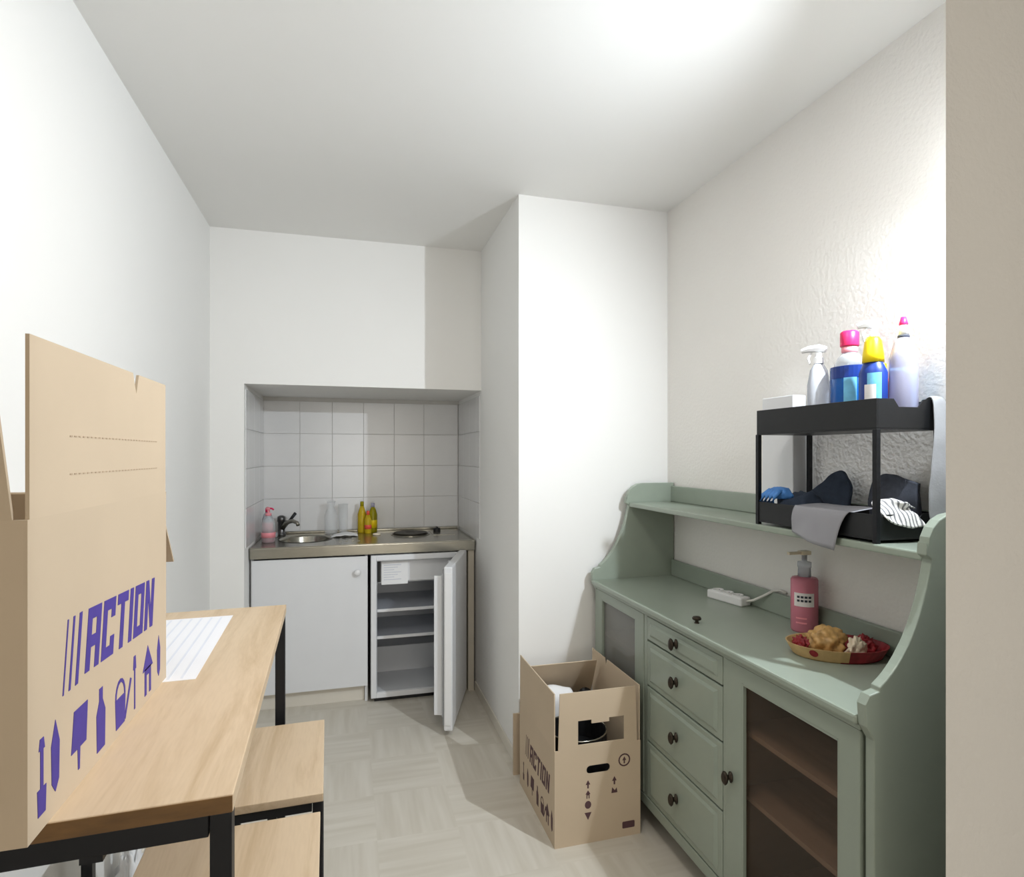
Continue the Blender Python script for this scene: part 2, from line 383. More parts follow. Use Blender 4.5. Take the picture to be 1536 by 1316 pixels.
b = bmesh.new(); bx(b, fx0 + 0.02, fx1 - 0.02, fy0 + 0.03, fy1 - 0.03, 0.0, fz0)
obj('foot_base', b, 'black_plastic', t)
# door: hinge at the right front edge, swung towards the room
HX, HY = fx1 + 0.004, fy0 - 0.004
dd = Vector((0.503 - HX, 2.955 - HY, 0)).normalized(); dn = Vector((0, 0, 1)).cross(dd)   # dn points to the inner (left) side?
if dn.x > 0: dn = -dn
def dbox(a0, a1, n0, n1, z0, z1, bm=None):
    bm = bm or bmesh.new(); pts = []
    for zz in (z0, z1):
        for a, n in ((a0, n0), (a1, n0), (a1, n1), (a0, n1)):
            p = Vector((HX, HY, 0)) + dd * a + dn * n; pts.append(bm.verts.new((p.x, p.y, zz)))
    for f in ((0, 3, 2, 1), (4, 5, 6, 7), (0, 1, 5, 4), (1, 2, 6, 5), (2, 3, 7, 6), (3, 0, 4, 7)): bm.faces.new([pts[i] for i in f])
    return bm
dr = obj('door', dbox(0.0, 0.545, -0.002, 0.042, 0.03, 0.855), 'fridge_white', t, bevel=0.007)
obj('gasket', dbox(0.02, 0.525, 0.042, 0.052, 0.05, 0.835), 'gasket', dr, bevel=0.002)
b = bmesh.new(); dbox(0.045, 0.50, 0.052, 0.060, 0.08, 0.81, b); dbox(0.045, 0.062, 0.060, 0.10, 0.09, 0.80, b); dbox(0.483, 0.50, 0.060, 0.10, 0.09, 0.80, b)
obj('door_liner', b, 'fridge_white', dr, bevel=0.003)
for z0, hh in ((0.10, 0.09), (0.40, 0.06), (0.62, 0.06)):
    b = bmesh.new(); dbox(0.062, 0.483, 0.060, 0.104, z0, z0 + 0.006, b); dbox(0.062, 0.483, 0.098, 0.104, z0, z0 + hh, b)
    obj('bottle_shelf', b, 'frosted_plastic', dr)
obj('door_edge_trim', dbox(0.545, 0.549, 0.004, 0.036, 0.06, 0.825), 'white_plastic', dr, bevel=0.001)
n_ = obj('notice_sheet', box(0.187, 0.338, fy0 + 0.0490, fy0 + 0.0502, 0.664, 0.796), 'paper', None, label='white printed notice stuck on the freezer flap of the open fridge', cat='notice')
for k in range(7):
    obj('printed_line', box(0.20, 0.30 - 0.02 * (k % 3), fy0 + 0.0486, fy0 + 0.0490, 0.775 - k * 0.014, 0.778 - k * 0.014), 'paper_ink', n_)
obj('end_panel', box(0.695, 0.731, KY + 0.005, YR - 0.01, 0.0, KZ - 0.004), 'panel_beige', None, label='narrow beige end panel between the open fridge and the column', cat='panel', bevel=0.002)

# worktop with sink and hob
t = thing('steel_worktop', 'stainless steel worktop with sink bowl and single hotplate', 'worktop', (0.1, 3.78, 0.85))
wx0, wx1, wy0, wy1 = RXL + 0.007, XC - 0.010, 3.488, YR - 0.006
SC = (-0.245, 3.80); SR = (0.150, 0.165)
Ft = frame((0, 0, KZ - 0.004), (1, 0, 0), (0, 1, 0))
hole = ell(SC[0], SC[1], SR[0], SR[1], 40)
obj('top', plate(Ft, [(wx0, wy0), (wx1, wy0), (wx1, wy1), (wx0, wy1)], [hole], 0, 0.004), 'steel', t)
obj('front_edge', box(wx0, wx1, wy0, wy0 + 0.012, KZ - 0.062, KZ - 0.004), 'steel', t, bevel=0.004)
obj('back_edge', box(wx0, wx1, wy1 - 0.012, wy1, KZ, KZ + 0.014), 'steel', t, bevel=0.003)
bm = bmesh.new(); rings = []
for k, (f, dz) in enumerate(((1.04, 0.0025), (1.0, 0.002), (0.97, -0.012), (0.94, -0.10), (0.85, -0.135), (0.5, -0.145), (0.02, -0.147))):
    rings.append([bm.verts.new((SC[0] + SR[0] * f * math.cos(2 * PI * i / 40), SC[1] + SR[1] * f * math.sin(2 * PI * i / 40), KZ + dz)) for i in range(40)])
for a, b_ in zip(rings, rings[1:]):
    for i in range(40): bm.faces.new((a[i], a[(i + 1) % 40], b_[(i + 1) % 40], b_[i]))
sb = obj('sink_bowl', bm, 'steel', t, smooth=True)
obj('drain', lathe([(0.03, KZ - 0.1465), (0.03, KZ - 0.142), (0.012, KZ - 0.144)], SC[0], SC[1], 16), 'steel_dark', sb)
for k in range(4):
    obj('drainer_groove', box(-0.05 + k * 0.035, -0.035 + k * 0.035, 3.62, 3.92, KZ, KZ + 0.0025), 'steel', t, bevel=0.001)
h = obj('hotplate', lathe([(0.115, KZ), (0.115, KZ + 0.004), (0.105, KZ + 0.005), (0.105, KZ + 0.013), (0.03, KZ + 0.013), (0.028, KZ + 0.011)], 0.385, 3.84, 36), 'hob_black', t)
obj('hotplate_rim', lathe([(0.122, KZ), (0.122, KZ + 0.003), (0.116, KZ + 0.0035)], 0.385, 3.84, 36), 'steel', h)
obj('control_plate', box(0.52, 0.66, 3.76, 3.98, KZ, KZ + 0.002), 'steel', t)
for yy in (3.92,):
    k_ = obj('hob_knob', lathe([(0.024, KZ + 0.002), (0.023, KZ + 0.022), (0.017, KZ + 0.026)], 0.566, yy, 20), 'black_plastic', t)
    obj('knob_grip', box(0.561, 0.571, yy - 0.022, yy + 0.022, KZ + 0.026, KZ + 0.034), 'black_plastic', k_, bevel=0.002)
# tap
t = thing('mixer_tap', 'chrome mixer tap with raised dark lever behind the sink', 'tap', (-0.40, 4.0, KZ))
obj('base', lathe([(0.028, KZ), (0.028, KZ + 0.008), (0.022, KZ + 0.014), (0.021, KZ + 0.085), (0.026, KZ + 0.09), (0.024, KZ + 0.118), (0.010, KZ + 0.126)], -0.405, 4.0, 20), 'steel_dark', t, smooth=True)
obj('spout', tube([(-0.40, 3.99, KZ + 0.05), (-0.37, 3.95, KZ + 0.085), (-0.33, 3.90, KZ + 0.10), (-0.30, 3.87, KZ + 0.09), (-0.295, 3.862, KZ + 0.075)], [0.016, 0.014, 0.012, 0.011, 0.011], 12), 'steel', t, smooth=True)
obj('lever', tube([(-0.405, 3.995, KZ + 0.028), (-0.385, 3.985, KZ + 0.055), (-0.345, 3.97, KZ + 0.105), (-0.318, 3.96, KZ + 0.142)], [0.012, 0.010, 0.009, 0.010], 10), 'black_plastic', t, smooth=True)

def bottle(name, label, loc, parts, cat='bottle', group=None):
    """parts: list of (part name, material, profile or bmesh function, sx, sy)"""
    t = thing(name, label, cat, loc, 0, group)
    for p in parts:
        nm, m, prof = p[0], p[1], p[2]; sx = p[3] if len(p) > 3 else 1; sy = p[4] if len(p) > 4 else 1
        if callable(prof): bm = prof()
        else: bm = lathe([(r, z + loc[2]) for r, z in prof], loc[0], loc[1], 22, sx, sy)
        obj(nm, bm, m, t, smooth=not callable(prof))
    return t
Z = KZ
bottle('soap_bottle', 'clear pump bottle of crimson soap beside the tap', (-0.445, 3.70, Z), [
    ('soap', 'crimson_liquid', [(0.034, 0.001), (0.036, 0.01), (0.036, 0.062), (0.034, 0.066)]),
    ('body', 'clear_plastic', [(0.037, 0.0), (0.039, 0.01), (0.039, 0.11), (0.030, 0.135), (0.015, 0.145), (0.015, 0.155)]),
    ('label_band', 'pink_pale', [(0.0395, 0.03), (0.0395, 0.058), (0.039, 0.059)]),
    ('pump', 'pink_pale', [(0.017, 0.155), (0.017, 0.170), (0.006, 0.172), (0.006, 0.190), (0.014, 0.192), (0.013, 0.203)]),
    ('pump_spout', 'pink_cap', lambda: tube([(-0.445, 3.70, Z + 0.197), (-0.425, 3.69, Z + 0.197), (-0.415, 3.685, Z + 0.190)], 0.005))])
bottle('washing_up_bottle', 'pale pink squeeze bottle in the tiled recess corner', (-0.465, 3.83, Z), [
    ('body', 'frosted_plastic', [(0.028, 0.0), (0.031, 0.008), (0.031, 0.12), (0.022, 0.15), (0.012, 0.165)], 1, 0.7),
    ('label_band', 'pink_pale', [(0.0316, 0.04), (0.0316, 0.10), (0.031, 0.101)], 1, 0.7),
    ('cap', 'pink_cap', [(0.013, 0.165), (0.013, 0.185), (0.006, 0.195)])])
bottle('glass_carafe', 'clear glass carafe with narrow neck on the drainer', (-0.105, 3.985, Z), [
    ('body', 'clear_glass', [(0.036, 0.0), (0.040, 0.01), (0.040, 0.12), (0.030, 0.15), (0.020, 0.165), (0.020, 0.18), (0.027, 0.205)]),
    ('rim', 'clear_glass', [(0.0275, 0.205), (0.029, 0.208), (0.0275, 0.211)])], 'carafe')
bottle('drinking_glass', 'tall clear drinking glass next to the glass carafe', (-0.03, 4.01, Z), [
    ('body', 'clear_glass', [(0.024, 0.0), (0.026, 0.006), (0.031, 0.185)]),
    ('rim', 'clear_glass', [(0.031, 0.185), (0.032, 0.188), (0.031, 0.190)])], 'glass')
bottle('oil_bottle', 'slim yellow bottle with green cap beside the glasses', (0.088, 4.0, Z), [
    ('body', 'yellow_liquid', [(0.026, 0.0), (0.028, 0.01), (0.028, 0.12), (0.018, 0.155), (0.011, 0.175)]),
    ('cap', 'olive_liquid', [(0.012, 0.175), (0.012, 0.20), (0.009, 0.204)])])
bottle('oil_bottle', 'olive yellow bottle with white cap nearest the hotplate', (0.158, 4.01, Z), [
    ('body', 'olive_liquid', [(0.026, 0.0), (0.028, 0.01), (0.028, 0.115), (0.020, 0.145), (0.011, 0.165)]),
    ('label_band', 'yellow', [(0.0284, 0.03), (0.0284, 0.08), (0.028, 0.081)]),
    ('cap', 'lavender', [(0.012, 0.165), (0.012, 0.188), (0.009, 0.192)])])
bottle('dish_soap', 'short amber dish soap bottle between the two yellow bottles', (0.125, 3.955, Z), [
    ('body', 'yellow_liquid', [(0.020, 0.0), (0.022, 0.006), (0.022, 0.09), (0.012, 0.12)]),
    ('label_band', 'orange_red', [(0.0224, 0.03), (0.0224, 0.055), (0.022, 0.056)]),
    ('cap', 'orange_red', [(0.010, 0.12), (0.010, 0.14), (0.007, 0.146)])])
ringp = [(0.175 + 0.020 * math.cos(2 * PI * i / 24), 3.86 + 0.020 * math.sin(2 * PI * i / 24), KZ + 0.0052) for i in range(25)]
obj('bottle_ring', tube(ringp, 0.0055, 8), 'bag_clear', None, label='small cream ring lying in front of the yellow bottles', cat='ring', smooth=True)
obj('dishcloth', surf([[(-0.10, 3.80, KZ + 0.004), (-0.02, 3.79, KZ + 0.014), (0.06, 3.82, KZ + 0.004)], [(-0.09, 3.87, KZ + 0.010), (-0.01, 3.88, KZ + 0.022), (0.055, 3.88, KZ + 0.010)], [(-0.07, 3.93, KZ + 0.004), (0.0, 3.93, KZ + 0.010), (0.05, 3.92, KZ + 0.004)]], 14, 12, 0.003, 40, 3), 'paper', None, label='crumpled white cloth lying on the steel drainer', cat='cloth', smooth=True, solid=0.002)
obj('sponge', box(-0.415, -0.355, 3.80, 3.84, KZ + 0.002, KZ + 0.026) if False else box(-0.475, -0.42, 3.90, 3.96, KZ, KZ + 0.03), 'grey_cloth', None, label='grey sponge in the corner behind the soap bottles', cat='sponge', bevel=0.006)

# ---------------------------------------------------------------- bar table and stools (slightly turned off the wall)
TR = math.radians(1.75); TZ1 = 1.0
TC = Vector((-0.394, 1.279, 0)); TW, TL = 0.485, 0.972
t = thing('bar_table', 'oak-topped bar table on black square-tube legs against the white wall', 'table', tuple(TC), TR)
hw, hl = TW / 2, TL / 2
top = obj('tabletop', box(-hw, hw, -hl, hl, TZ1 - 0.022, TZ1), 'oak', t, bevel=0.0015)
obj('shaded_edge', box(-hw + 0.001, hw - 0.001, -hl - 0.0012, -hl - 0.0001, TZ1 - 0.0215, TZ1 - 0.0015), 'oak_edge_shade', top, label='end edge of the oak top with shade painted in')  # shaded near end, its darkness painted into the oak
lw = 0.025
for sx in (-1, 1):
    for sy in (-1, 1):
        x0 = sx * (hw - lw / 2 - 0.002); y0 = sy * (hl - lw / 2 - 0.002)
        lg = obj('leg', box(x0 - lw / 2, x0 + lw / 2, y0 - lw / 2, y0 + lw / 2, 0.006, TZ1 - 0.0225), 'black_metal', t, bevel=0.0015)
        obj('foot_cap', box(x0 - lw / 2 - 0.001, x0 + lw / 2 + 0.001, y0 - lw / 2 - 0.001, y0 + lw / 2 + 0.001, 0, 0.006), 'black_plastic', lg)
for sy in (-1, 1):
    y0 = sy * (hl - lw / 2 - 0.002)
    obj('end_rail', box(-hw + lw + 0.003, hw - lw - 0.003, y0 - lw / 2, y0 + lw / 2, TZ1 - 0.050, TZ1 - 0.0225), 'black_metal', t, bevel=0.0015)
    obj('foot_rail', box(-hw + lw + 0.003, hw - lw - 0.003, y0 - lw / 2, y0 + lw / 2, 0.16, 0.185), 'black_metal', t, bevel=0.0015)
for sx in (-1, 1):
    x0 = sx * (hw - lw / 2 - 0.002)
    obj('side_rail', box(x0 - lw / 2 + 0.004, x0 + lw / 2 - 0.004, -hl + lw + 0.003, hl - lw - 0.003, TZ1 - 0.045, TZ1 - 0.0225), 'black_metal', t, bevel=0.0015)
for x0 in (-0.03, 0.09):
    obj('bracket', box(x0 - 0.012, x0 + 0.012, -hl + 0.004, -hl + 0.026, TZ1 - 0.058, TZ1 - 0.050), 'black_metal', t)
def stool(label, loc):
    t = thing('bar_stool', label, 'stool', loc, TR, 'bar stools under the table')
    w, l, zt = 0.152, 0.184, 0.70
    obj('seat', box(-w, w, -l, l, zt - 0.018, zt), 'oak', t, bevel=0.0015)
    q = 0.020
    for sx in (-1, 1):
        for sy in (-1, 1):
            x0, y0 = sx * (w - q / 2 - 0.002), sy * (l - q / 2 - 0.002)
            lg = obj('leg', box(x0 - q / 2, x0 + q / 2, y0 - q / 2, y0 + q / 2, 0.005, zt - 0.0185), 'black_metal', t, bevel=0.001)
            obj('foot_cap', box(x0 - q / 2 - 0.001, x0 + q / 2 + 0.001, y0 - q / 2 - 0.001, y0 + q / 2 + 0.001, 0, 0.005), 'black_plastic', lg)
    for sy in (-1, 1):
        y0 = sy * (l - q / 2 - 0.002)
        obj('rail', box(-w + q + 0.003, w - q - 0.003, y0 - q / 2, y0 + q / 2, zt - 0.037, zt - 0.0185), 'black_metal', t, bevel=0.001)
        obj('footrest', box(-w + q + 0.003, w - q - 0.003, y0 - q / 2, y0 + q / 2, 0.22, 0.238), 'black_metal', t, bevel=0.001)
    for sx in (-1, 1):
        x0 = sx * (w - q / 2 - 0.002)
        obj('rail', box(x0 - q / 2, x0 + q / 2, -l + q + 0.003, l - q - 0.003, zt - 0.037, zt - 0.0185), 'black_metal', t, bevel=0.001)
    for x0 in (-0.02, 0.05):
        obj('bracket', box(x0 - 0.009, x0 + 0.009, -l + 0.003, -l + 0.02, zt - 0.047, zt - 0.037), 'black_metal', t)
    return t
stool('oak bar stool with black legs tucked under the table end nearer the kitchenette', (-0.208, 1.505, 0))
stool('oak bar stool with black legs under the table end farther from the kitchenette', (-0.200, 1.071, 0))
# striped mat on the table
t = thing('striped_mat', 'white striped paper mat lying on the bar table behind the large box', 'mat', (-0.40, 1.46, TZ1), math.radians(1.75))
m0 = obj('sheet', box(-0.11, 0.118, -0.235, 0.225, 0.0, 0.0007), 'mat_white', t)
for k in range(9):
    obj('stripe', box(-0.094 + k * 0.023, -0.089 + k * 0.023, -0.225, 0.215, 0.0007, 0.0010), 'mat_stripe', m0)

obj('plastic_bag', lump((-0.632, 2.04, 0.0), (0.040, 0.055, 0.165), 21, 0.45, 2.4), 'paper', None, label='crumpled white plastic bag on the floor beside the left wall', cat='bag', smooth=True)

# ---------------------------------------------------------------- cardboard boxes
def letters(word, w, hgt, gap, shear):
    """blocky capitals as stroke polygons, lower left at 0,0"""
    s = 0.33 * w; k = 0.19 * hgt; out = []; x = 0
    R = lambda a, b, c, d: [(a, c), (b, c), (b, d), (a, d)]
    for ch in word:
        W = w if ch != 'I' else s
        if ch == 'A': P = [R(0, s, 0, hgt), R(W - s, W, 0, hgt), R(s, W - s, hgt - k, hgt), R(s, W - s, 0.36 * hgt, 0.36 * hgt + k)]
        elif ch == 'C': P = [R(0, s, 0, hgt), R(s, W, 0, k), R(s, W, hgt - k, hgt), R(W - s, W, k, 0.34 * hgt), R(W - s, W, 0.66 * hgt, hgt - k)]
        elif ch == 'T': P = [R(0, W, hgt - k, hgt), R((W - s) / 2, (W + s) / 2, 0, hgt - k)]
        elif ch == 'I': P = [R(0, W, 0, hgt)]
        elif ch == 'O': P = [R(0, s, 0, hgt), R(W - s, W, 0, hgt), R(s, W - s, 0, k), R(s, W - s, hgt - k, hgt)]
        elif ch == 'N': P = [R(0, s, 0, hgt), R(W - s, W, 0, hgt), [(s, hgt), (s, hgt * 0.62), (W - s, 0), (W - s, hgt * 0.38)]]
        for pl in P: out.append([(x + a + shear * c, c) for a, c in pl])
        x += W + gap
    return out, x
def shift(pl, dx, dy, sc=1.0): return [[(a * sc + dx, b_ * sc + dy) for a, b_ in p] for p in pl]
ICON = {
    'screwdriver': [[(-.10, .0), (.10, .0), (.12, .35), (-.12, .35)], [(-.04, .35), (.04, .35), (.04, .85), (-.04, .85)], [(-.08, .85), (.08, .85), (.05, 1.0), (-.05, 1.0)]],
    'pencil': [[(-.11, .15), (0, 0), (.11, .15), (.13, .7), (0, 1.05), (-.13, .7)]],
    'brush': [[(-.28, .35), (.28, .35), (.34, 1.0), (-.18, 1.0)], [(-.03, .0), (.03, .0), (.05, .35), (-.05, .35)]],
    'bottle': [[(-.16, 0), (.16, 0), (.18, .6), (.07, .8), (.07, 1.0), (-.07, 1.0), (-.07, .8), (-.18, .6)]],
    'watering_can': [[(-.22, 0), (.22, 0), (.26, .55), (-.26, .55)], [(.22, .10), (.52, .72), (.60, .68), (.26, .02)]] + [[(0.26 * math.cos(a) , .55 + .34 * math.sin(a)), (0.26 * math.cos(a + .4), .55 + .34 * math.sin(a + .4)), (0.20 * math.cos(a + .4), .55 + .27 * math.sin(a + .4)), (0.20 * math.cos(a), .55 + .27 * math.sin(a))] for a in [i * .393 for i in range(8)]],
    'spoon': [[(-.03, 0), (.03, 0), (.03, .75), (-.03, .75)], [(-.08, .75), (.08, .75), (.05, 1.0), (-.05, 1.0)]],
    'house': [[(-.20, 0), (-.08, 0), (-.08, .4), (-.20, .4)], [(.08, 0), (.20, 0), (.20, .4), (.08, .4)], [(-.2, .4), (.2, .4), (.2, .55), (-.2, .55)], [(-.32, .52), (.32, .52), (0, 1.0)]],
}
def moving_box(name, label, x0, x1, y0, y1, zb, ht, fl, ink, spec):
    """open carton; spec gives flap angles (degrees from upright, + = outwards) for the -x, +x, -y, +y sides"""
    th = 0.004
    t = thing(name, label, 'cardboard box', ((x0 + x1) / 2, (y0 + y1) / 2, zb))
    zt = zb + ht
    obj('bottom', box(x0 + th, x1 - th, y0 + th, y1 - th, zb, zb + th), 'cardboard_inner', t)
    sides = {
        '-x': (frame((x0, y1, zb), (0, -1, 0), (0, 0, 1)), y1 - y0),
        '+x': (frame((x1, y0, zb), (0, 1, 0), (0, 0, 1)), y1 - y0),
        '-y': (frame((x0 + th, y0, zb), (1, 0, 0), (0, 0, 1)), x1 - x0 - 2 * th),
        '+y': (frame((x1 - th, y1, zb), (-1, 0, 0), (0, 0, 1)), x1 - x0 - 2 * th)}
    out = {}
    for k, (F, w) in sides.items():
        holes = []
        if spec.get('hole') == k or k in spec.get('holes', ()): holes = [rrect(w * 0.36, w * 0.64, ht * 0.72, ht * 0.72 + 0.030, 0.014)]
        out[k] = obj('side_panel', plate(F, [(0, 0), (w, 0), (w, ht), (0, ht)], holes, -th, 0), 'cardboard', t)
        ang = math.radians(spec[k]); n = F(0, 0, 1) - F(0, 0, 0)
        V = (Vector((0, 0, 1)) * math.cos(ang) + n * math.sin(ang)).normalized()
        O = F(0, ht, 0); Uv = F(1, 0, 0) - F(0, 0, 0)
        FF = frame(O, Uv, V); g = 0.004 if k[1] == 'x' else 0.010
        fh = []
        if spec.get('window') == k:
            fh = [[(w * .26, .012), (w * .81, .012), (w * .81, .100), (w * .63, .100), (w * .63, .086), (w * .42, .086), (w * .42, .100), (w * .26, .100)]]
        ol = [(g, 0), (w - g, 0), (w - g * 1.6, fl), (g * 1.6, fl)]
        if k[1] == 'x': ol = [(g, 0), (w - g, 0), (w - g, fl), (w * 0.70, fl), (w * 0.675, fl - 0.032), (w * 0.645, fl), (g, fl)] if k == '+x' else ol
        f_ = obj('flap', plate(FF, ol, fh, -th, 0), 'cardboard', t)
        out['flap' + k] = f_; out['FF' + k] = FF; out['F' + k] = F; out['w' + k] = w
    return t, out
# large box on the table
B, o_ = moving_box('moving_box', 'tall tan moving carton with purple print standing open on the bar table', -0.672, -0.330, 0.750, 1.252, TZ1, 0.35, 0.20, 'ink_purple',
                   {'-x': 4, '+x': 0.0, '-y': 10, '+y': 140, 'holes': ('-y', '+y')})
F = o_['F+x']
L, wd = letters('ACTION', 0.044, 0.082, 0.0085, 0.16)
L = [[(a, c - 0.05 * (a)) for a, c in p] for p in L]
pr = shift(L, 0.142, 0.135)
obj('printed_lettering', polys(F, pr), 'ink_purple', o_['+x'])
st = []
for k, (ww, xx) in enumerate(((0.003, 0.080), (0.005, 0.096), (0.008, 0.114))):
    st.append([(xx, 0.13), (xx + ww, 0.13), (xx + ww + 0.014, 0.218), (xx + 0.014, 0.218)])
obj('printed_stripes', polys(F, st), 'ink_purple', o_['+x'])
for nm, a, bz, sc in (('screwdriver', 0.030, 0.018, 0.085), ('pencil', 0.062, 0.026, 0.080), ('brush', 0.125, 0.020, 0.078), ('bottle', 0.195, 0.012, 0.085),
                      ('watering_can', 0.268, 0.012, 0.080), ('spoon', 0.330, 0.012, 0.085), ('house', 0.395, 0.012, 0.082), ('pencil', 0.455, 0.020, 0.070)):
    obj('printed_icon', polys(F, shift(ICON[nm], a, bz, sc)), 'ink_purple', o_['+x'])
FF = o_['FF+x']
for bz in (0.045, 0.092):
    obj('perforation', polys(FF, [[(0.10 + k * 0.0125, bz), (0.107 + k * 0.0125, bz), (0.107 + k * 0.0125, bz + 0.0016), (0.10 + k * 0.0125, bz + 0.0016)] for k in range(28)]), 'crease', o_['flap+x'])
Fn = o_['F-y']
obj('printed_mark', polys(Fn, [[(0.20, 0.05), (0.205, 0.05), (0.205, 0.12), (0.20, 0.12)], [(0.31, 0.04), (0.313, 0.04), (0.313, 0.09), (0.31, 0.09)]]), 'crease', o_['-y'])
# box on the floor
B2, o2 = moving_box('moving_box', 'open moving carton with handle slot on the floor beside the green dresser', 0.716, 1.056, 2.02, 2.47, 0.0, 0.35, 0.205, 'ink_brown',
                    {'-x': 0, '+x': 0, '-y': 0.0, '+y': -26, 'holes': ('-y', '+y'), 'window': '-y'})
F = o2['F-x']
L, wd = letters('ACTION', 0.038, 0.075, 0.008, 0.16)
obj('printed_lettering', polys(F, shift(L, 0.145, 0.165)), 'ink_brown', o2['-x'])
obj('printed_stripes', polys(F, shift(st, 0.005, 0.035)), 'ink_brown', o2['-x'])
for nm, a in (('screwdriver', 0.06), ('pencil', 0.12), ('brush', 0.18), ('bottle', 0.25), ('watering_can', 0.31), ('house', 0.37), ('pencil', 0.42)):
    obj('printed_icon', polys(F, shift(ICON[nm], a, 0.045, 0.075)), 'ink_brown', o2['-x'])
F = o2['F-y']
def arrow(up): return [[(-.3, .45), (.3, .45), (0, 1.0)], [(-.10, 0), (.10, 0), (.10, .45), (-.10, .45)]] if up else [[(-.3, .55), (0, 0), (.3, .55)], [(-.1, .55), (.1, .55), (.1, 1), (-.1, 1)]]
for k, (a, bz, ic) in enumerate(((0.125, 0.20, arrow(True)), (0.125, 0.163, ICON['house']), (0.125, 0.125, [ell(0, .5, .42, .48, 12)]), (0.125, 0.085, [[(-.45, .9), (0, 0), (.45, .9)]]),
                                 (0.23, 0.20, arrow(True)), (0.23, 0.163, [[(-.4, .2), (.4, .2), (.3, .8), (.05, .5), (-.3, .9)]]))):
    obj('printed_icon', polys(F, shift(ic, a, bz, 0.030)), 'ink_brown', o2['-y'])
rg = []
for i in range(16):
    a, c_ = 2 * PI * i / 16, 2 * PI * (i + 1) / 16
    rg.append([(0.27 + .024 * math.cos(a), 0.285 + .024 * math.sin(a)), (0.27 + .024 * math.cos(c_), 0.285 + .024 * math.sin(c_)), (0.27 + .019 * math.cos(c_), 0.285 + .019 * math.sin(c_)), (0.27 + .019 * math.cos(a), 0.285 + .019 * math.sin(a))])
rg += shift(arrow(True), 0.27, 0.272, 0.026)
obj('printed_emblem', polys(F, rg), 'ink_brown', o2['-y'])
obj('printed_emblem', polys(F, [rrect(0.262, 0.312, 0.03, 0.055, 0.004)]), 'ink_brown', o2['-y'])
# what lies in the floor box
t = thing('saucepan', 'black saucepan with steel rim inside the floor carton', 'saucepan', (0.86, 2.16, 0.004))
obj('body', lathe([(0.105, 0.26), (0.115, 0.275), (0.115, 0.36), (0.110, 0.36), (0.108, 0.28), (0.02, 0.272)], 0.855, 2.155, 28), 'black_plastic', t, smooth=False)
obj('rim', tube([(0.855 + 0.115 * math.cos(2 * PI * i / 28), 2.155 + 0.115 * math.sin(2 * PI * i / 28), 0.361) for i in range(29)], 0.003, 6), 'steel', t, smooth=True)
fb = lump((0.886, 2.245, 0.005), (0.142, 0.192, 0.215), 5, 0.08)
for v in fb.verts: v.co.z = min(v.co.z, 0.2615)
obj('folded_blanket', fb, 'charcoal_cloth', None, label='dark folded fabric packed at the bottom of the floor carton', cat='fabric', smooth=True)
obj('paper_sheet', surf([[(0.785, 2.300, 0.2625), (0.83, 2.298, 0.2625), (0.885, 2.300, 0.2625)], [(0.765, 2.292, 0.35), (0.815, 2.290, 0.36), (0.892, 2.294, 0.35)], [(0.75, 2.29, 0.41), (0.80, 2.29, 0.43), (0.90, 2.295, 0.41)], [(0.75, 2.34, 0.44), (0.81, 2.34, 0.46), (0.90, 2.34, 0.44)], [(0.76, 2.40, 0.42), (0.82, 2.39, 0.44), (0.88, 2.39, 0.42)]], 12, 16, 0.0035, 20, 2), 'paper', None, label='crumpled white sheet sticking up inside the floor carton', cat='paper', smooth=True, solid=0.0015)
obj('black_bag', lump((0.965, 2.345, 0.2605), (0.052, 0.065, 0.118), 9, 0.14), 'black_plastic', None, label='black bag standing inside the floor carton', cat='bag', smooth=True)
obj('cardboard_offcut', box(0.706, 1.02, 2.535, 2.545, 0.0, 0.27), 'cardboard', None, label='flat brown cardboard piece between the floor carton and the column', cat='cardboard')

# ---------------------------------------------------------------- green dresser
DX, DT = 1.09, 0.85                          # front face, counter height
DY0, DY1 = 1.03, 2.535
W_ = XR - 0.004
t = thing('dresser', 'sage green sideboard with open hutch, four drawers and two glazed doors', 'sideboard', (1.29, 1.78, 0))
def prof_panel(y0, y1):
    pts = [(DX + 0.006, 0.0), (DX + 0.006, 0.80), (DX - 0.014, 0.832), (DX - 0.018, 0.88), (DX - 0.006, 0.900), (DX + 0.020, 0.906)]
    P0, P1, P2 = Vector((DX + 0.020, 0.915)), Vector((DX + 0.125, 0.985)), Vector((DX + 0.165, 1.185))
    for i in range(13):
        s_ = i / 12; p = P0 * (1 - s_) ** 2 + P1 * 2 * s_ * (1 - s_) + P2 * s_ * s_; pts.append((p.x, p.y))
    pts += [(DX + 0.150, 1.195), (DX + 0.152, 1.225)]
    for i in range(6):
        a = PI - i * PI / 10; pts.append((DX + 0.235 + 0.08 * math.cos(a), 1.212 + 0.075 * math.sin(a)))
    pts += [(W_, 1.287), (W_, 0.0), (W_ - 0.06, 0.0), (W_ - 0.09, 0.075), (DX + 0.09, 0.075), (DX + 0.05, 0.0)]
    return plate(frame((0, y1, 0), (1, 0, 0), (0, 0, 1)), pts, (), 0.0, y1 - y0)
obj('side_panel', prof_panel(DY0, DY0 + 0.024), 'green_paint', t, bevel=0.003)
obj('side_panel', prof_panel(DY1 - 0.024, DY1), 'green_paint', t, bevel=0.003)
yi0, yi1 = DY0 + 0.0245, DY1 - 0.0245
obj('countertop', box(DX - 0.022, W_, yi0, yi1, DT - 0.022, DT), 'green_paint', t, bevel=0.006)
obj('counter_moulding', box(DX - 0.008, DX + 0.006, yi0, yi1, DT - 0.036, DT - 0.0225), 'green_paint', t, bevel=0.003)
obj('counter_back_rail', box(W_ - 0.016, W_, yi0, yi1, DT, DT + 0.075), 'green_paint', t, bevel=0.003)
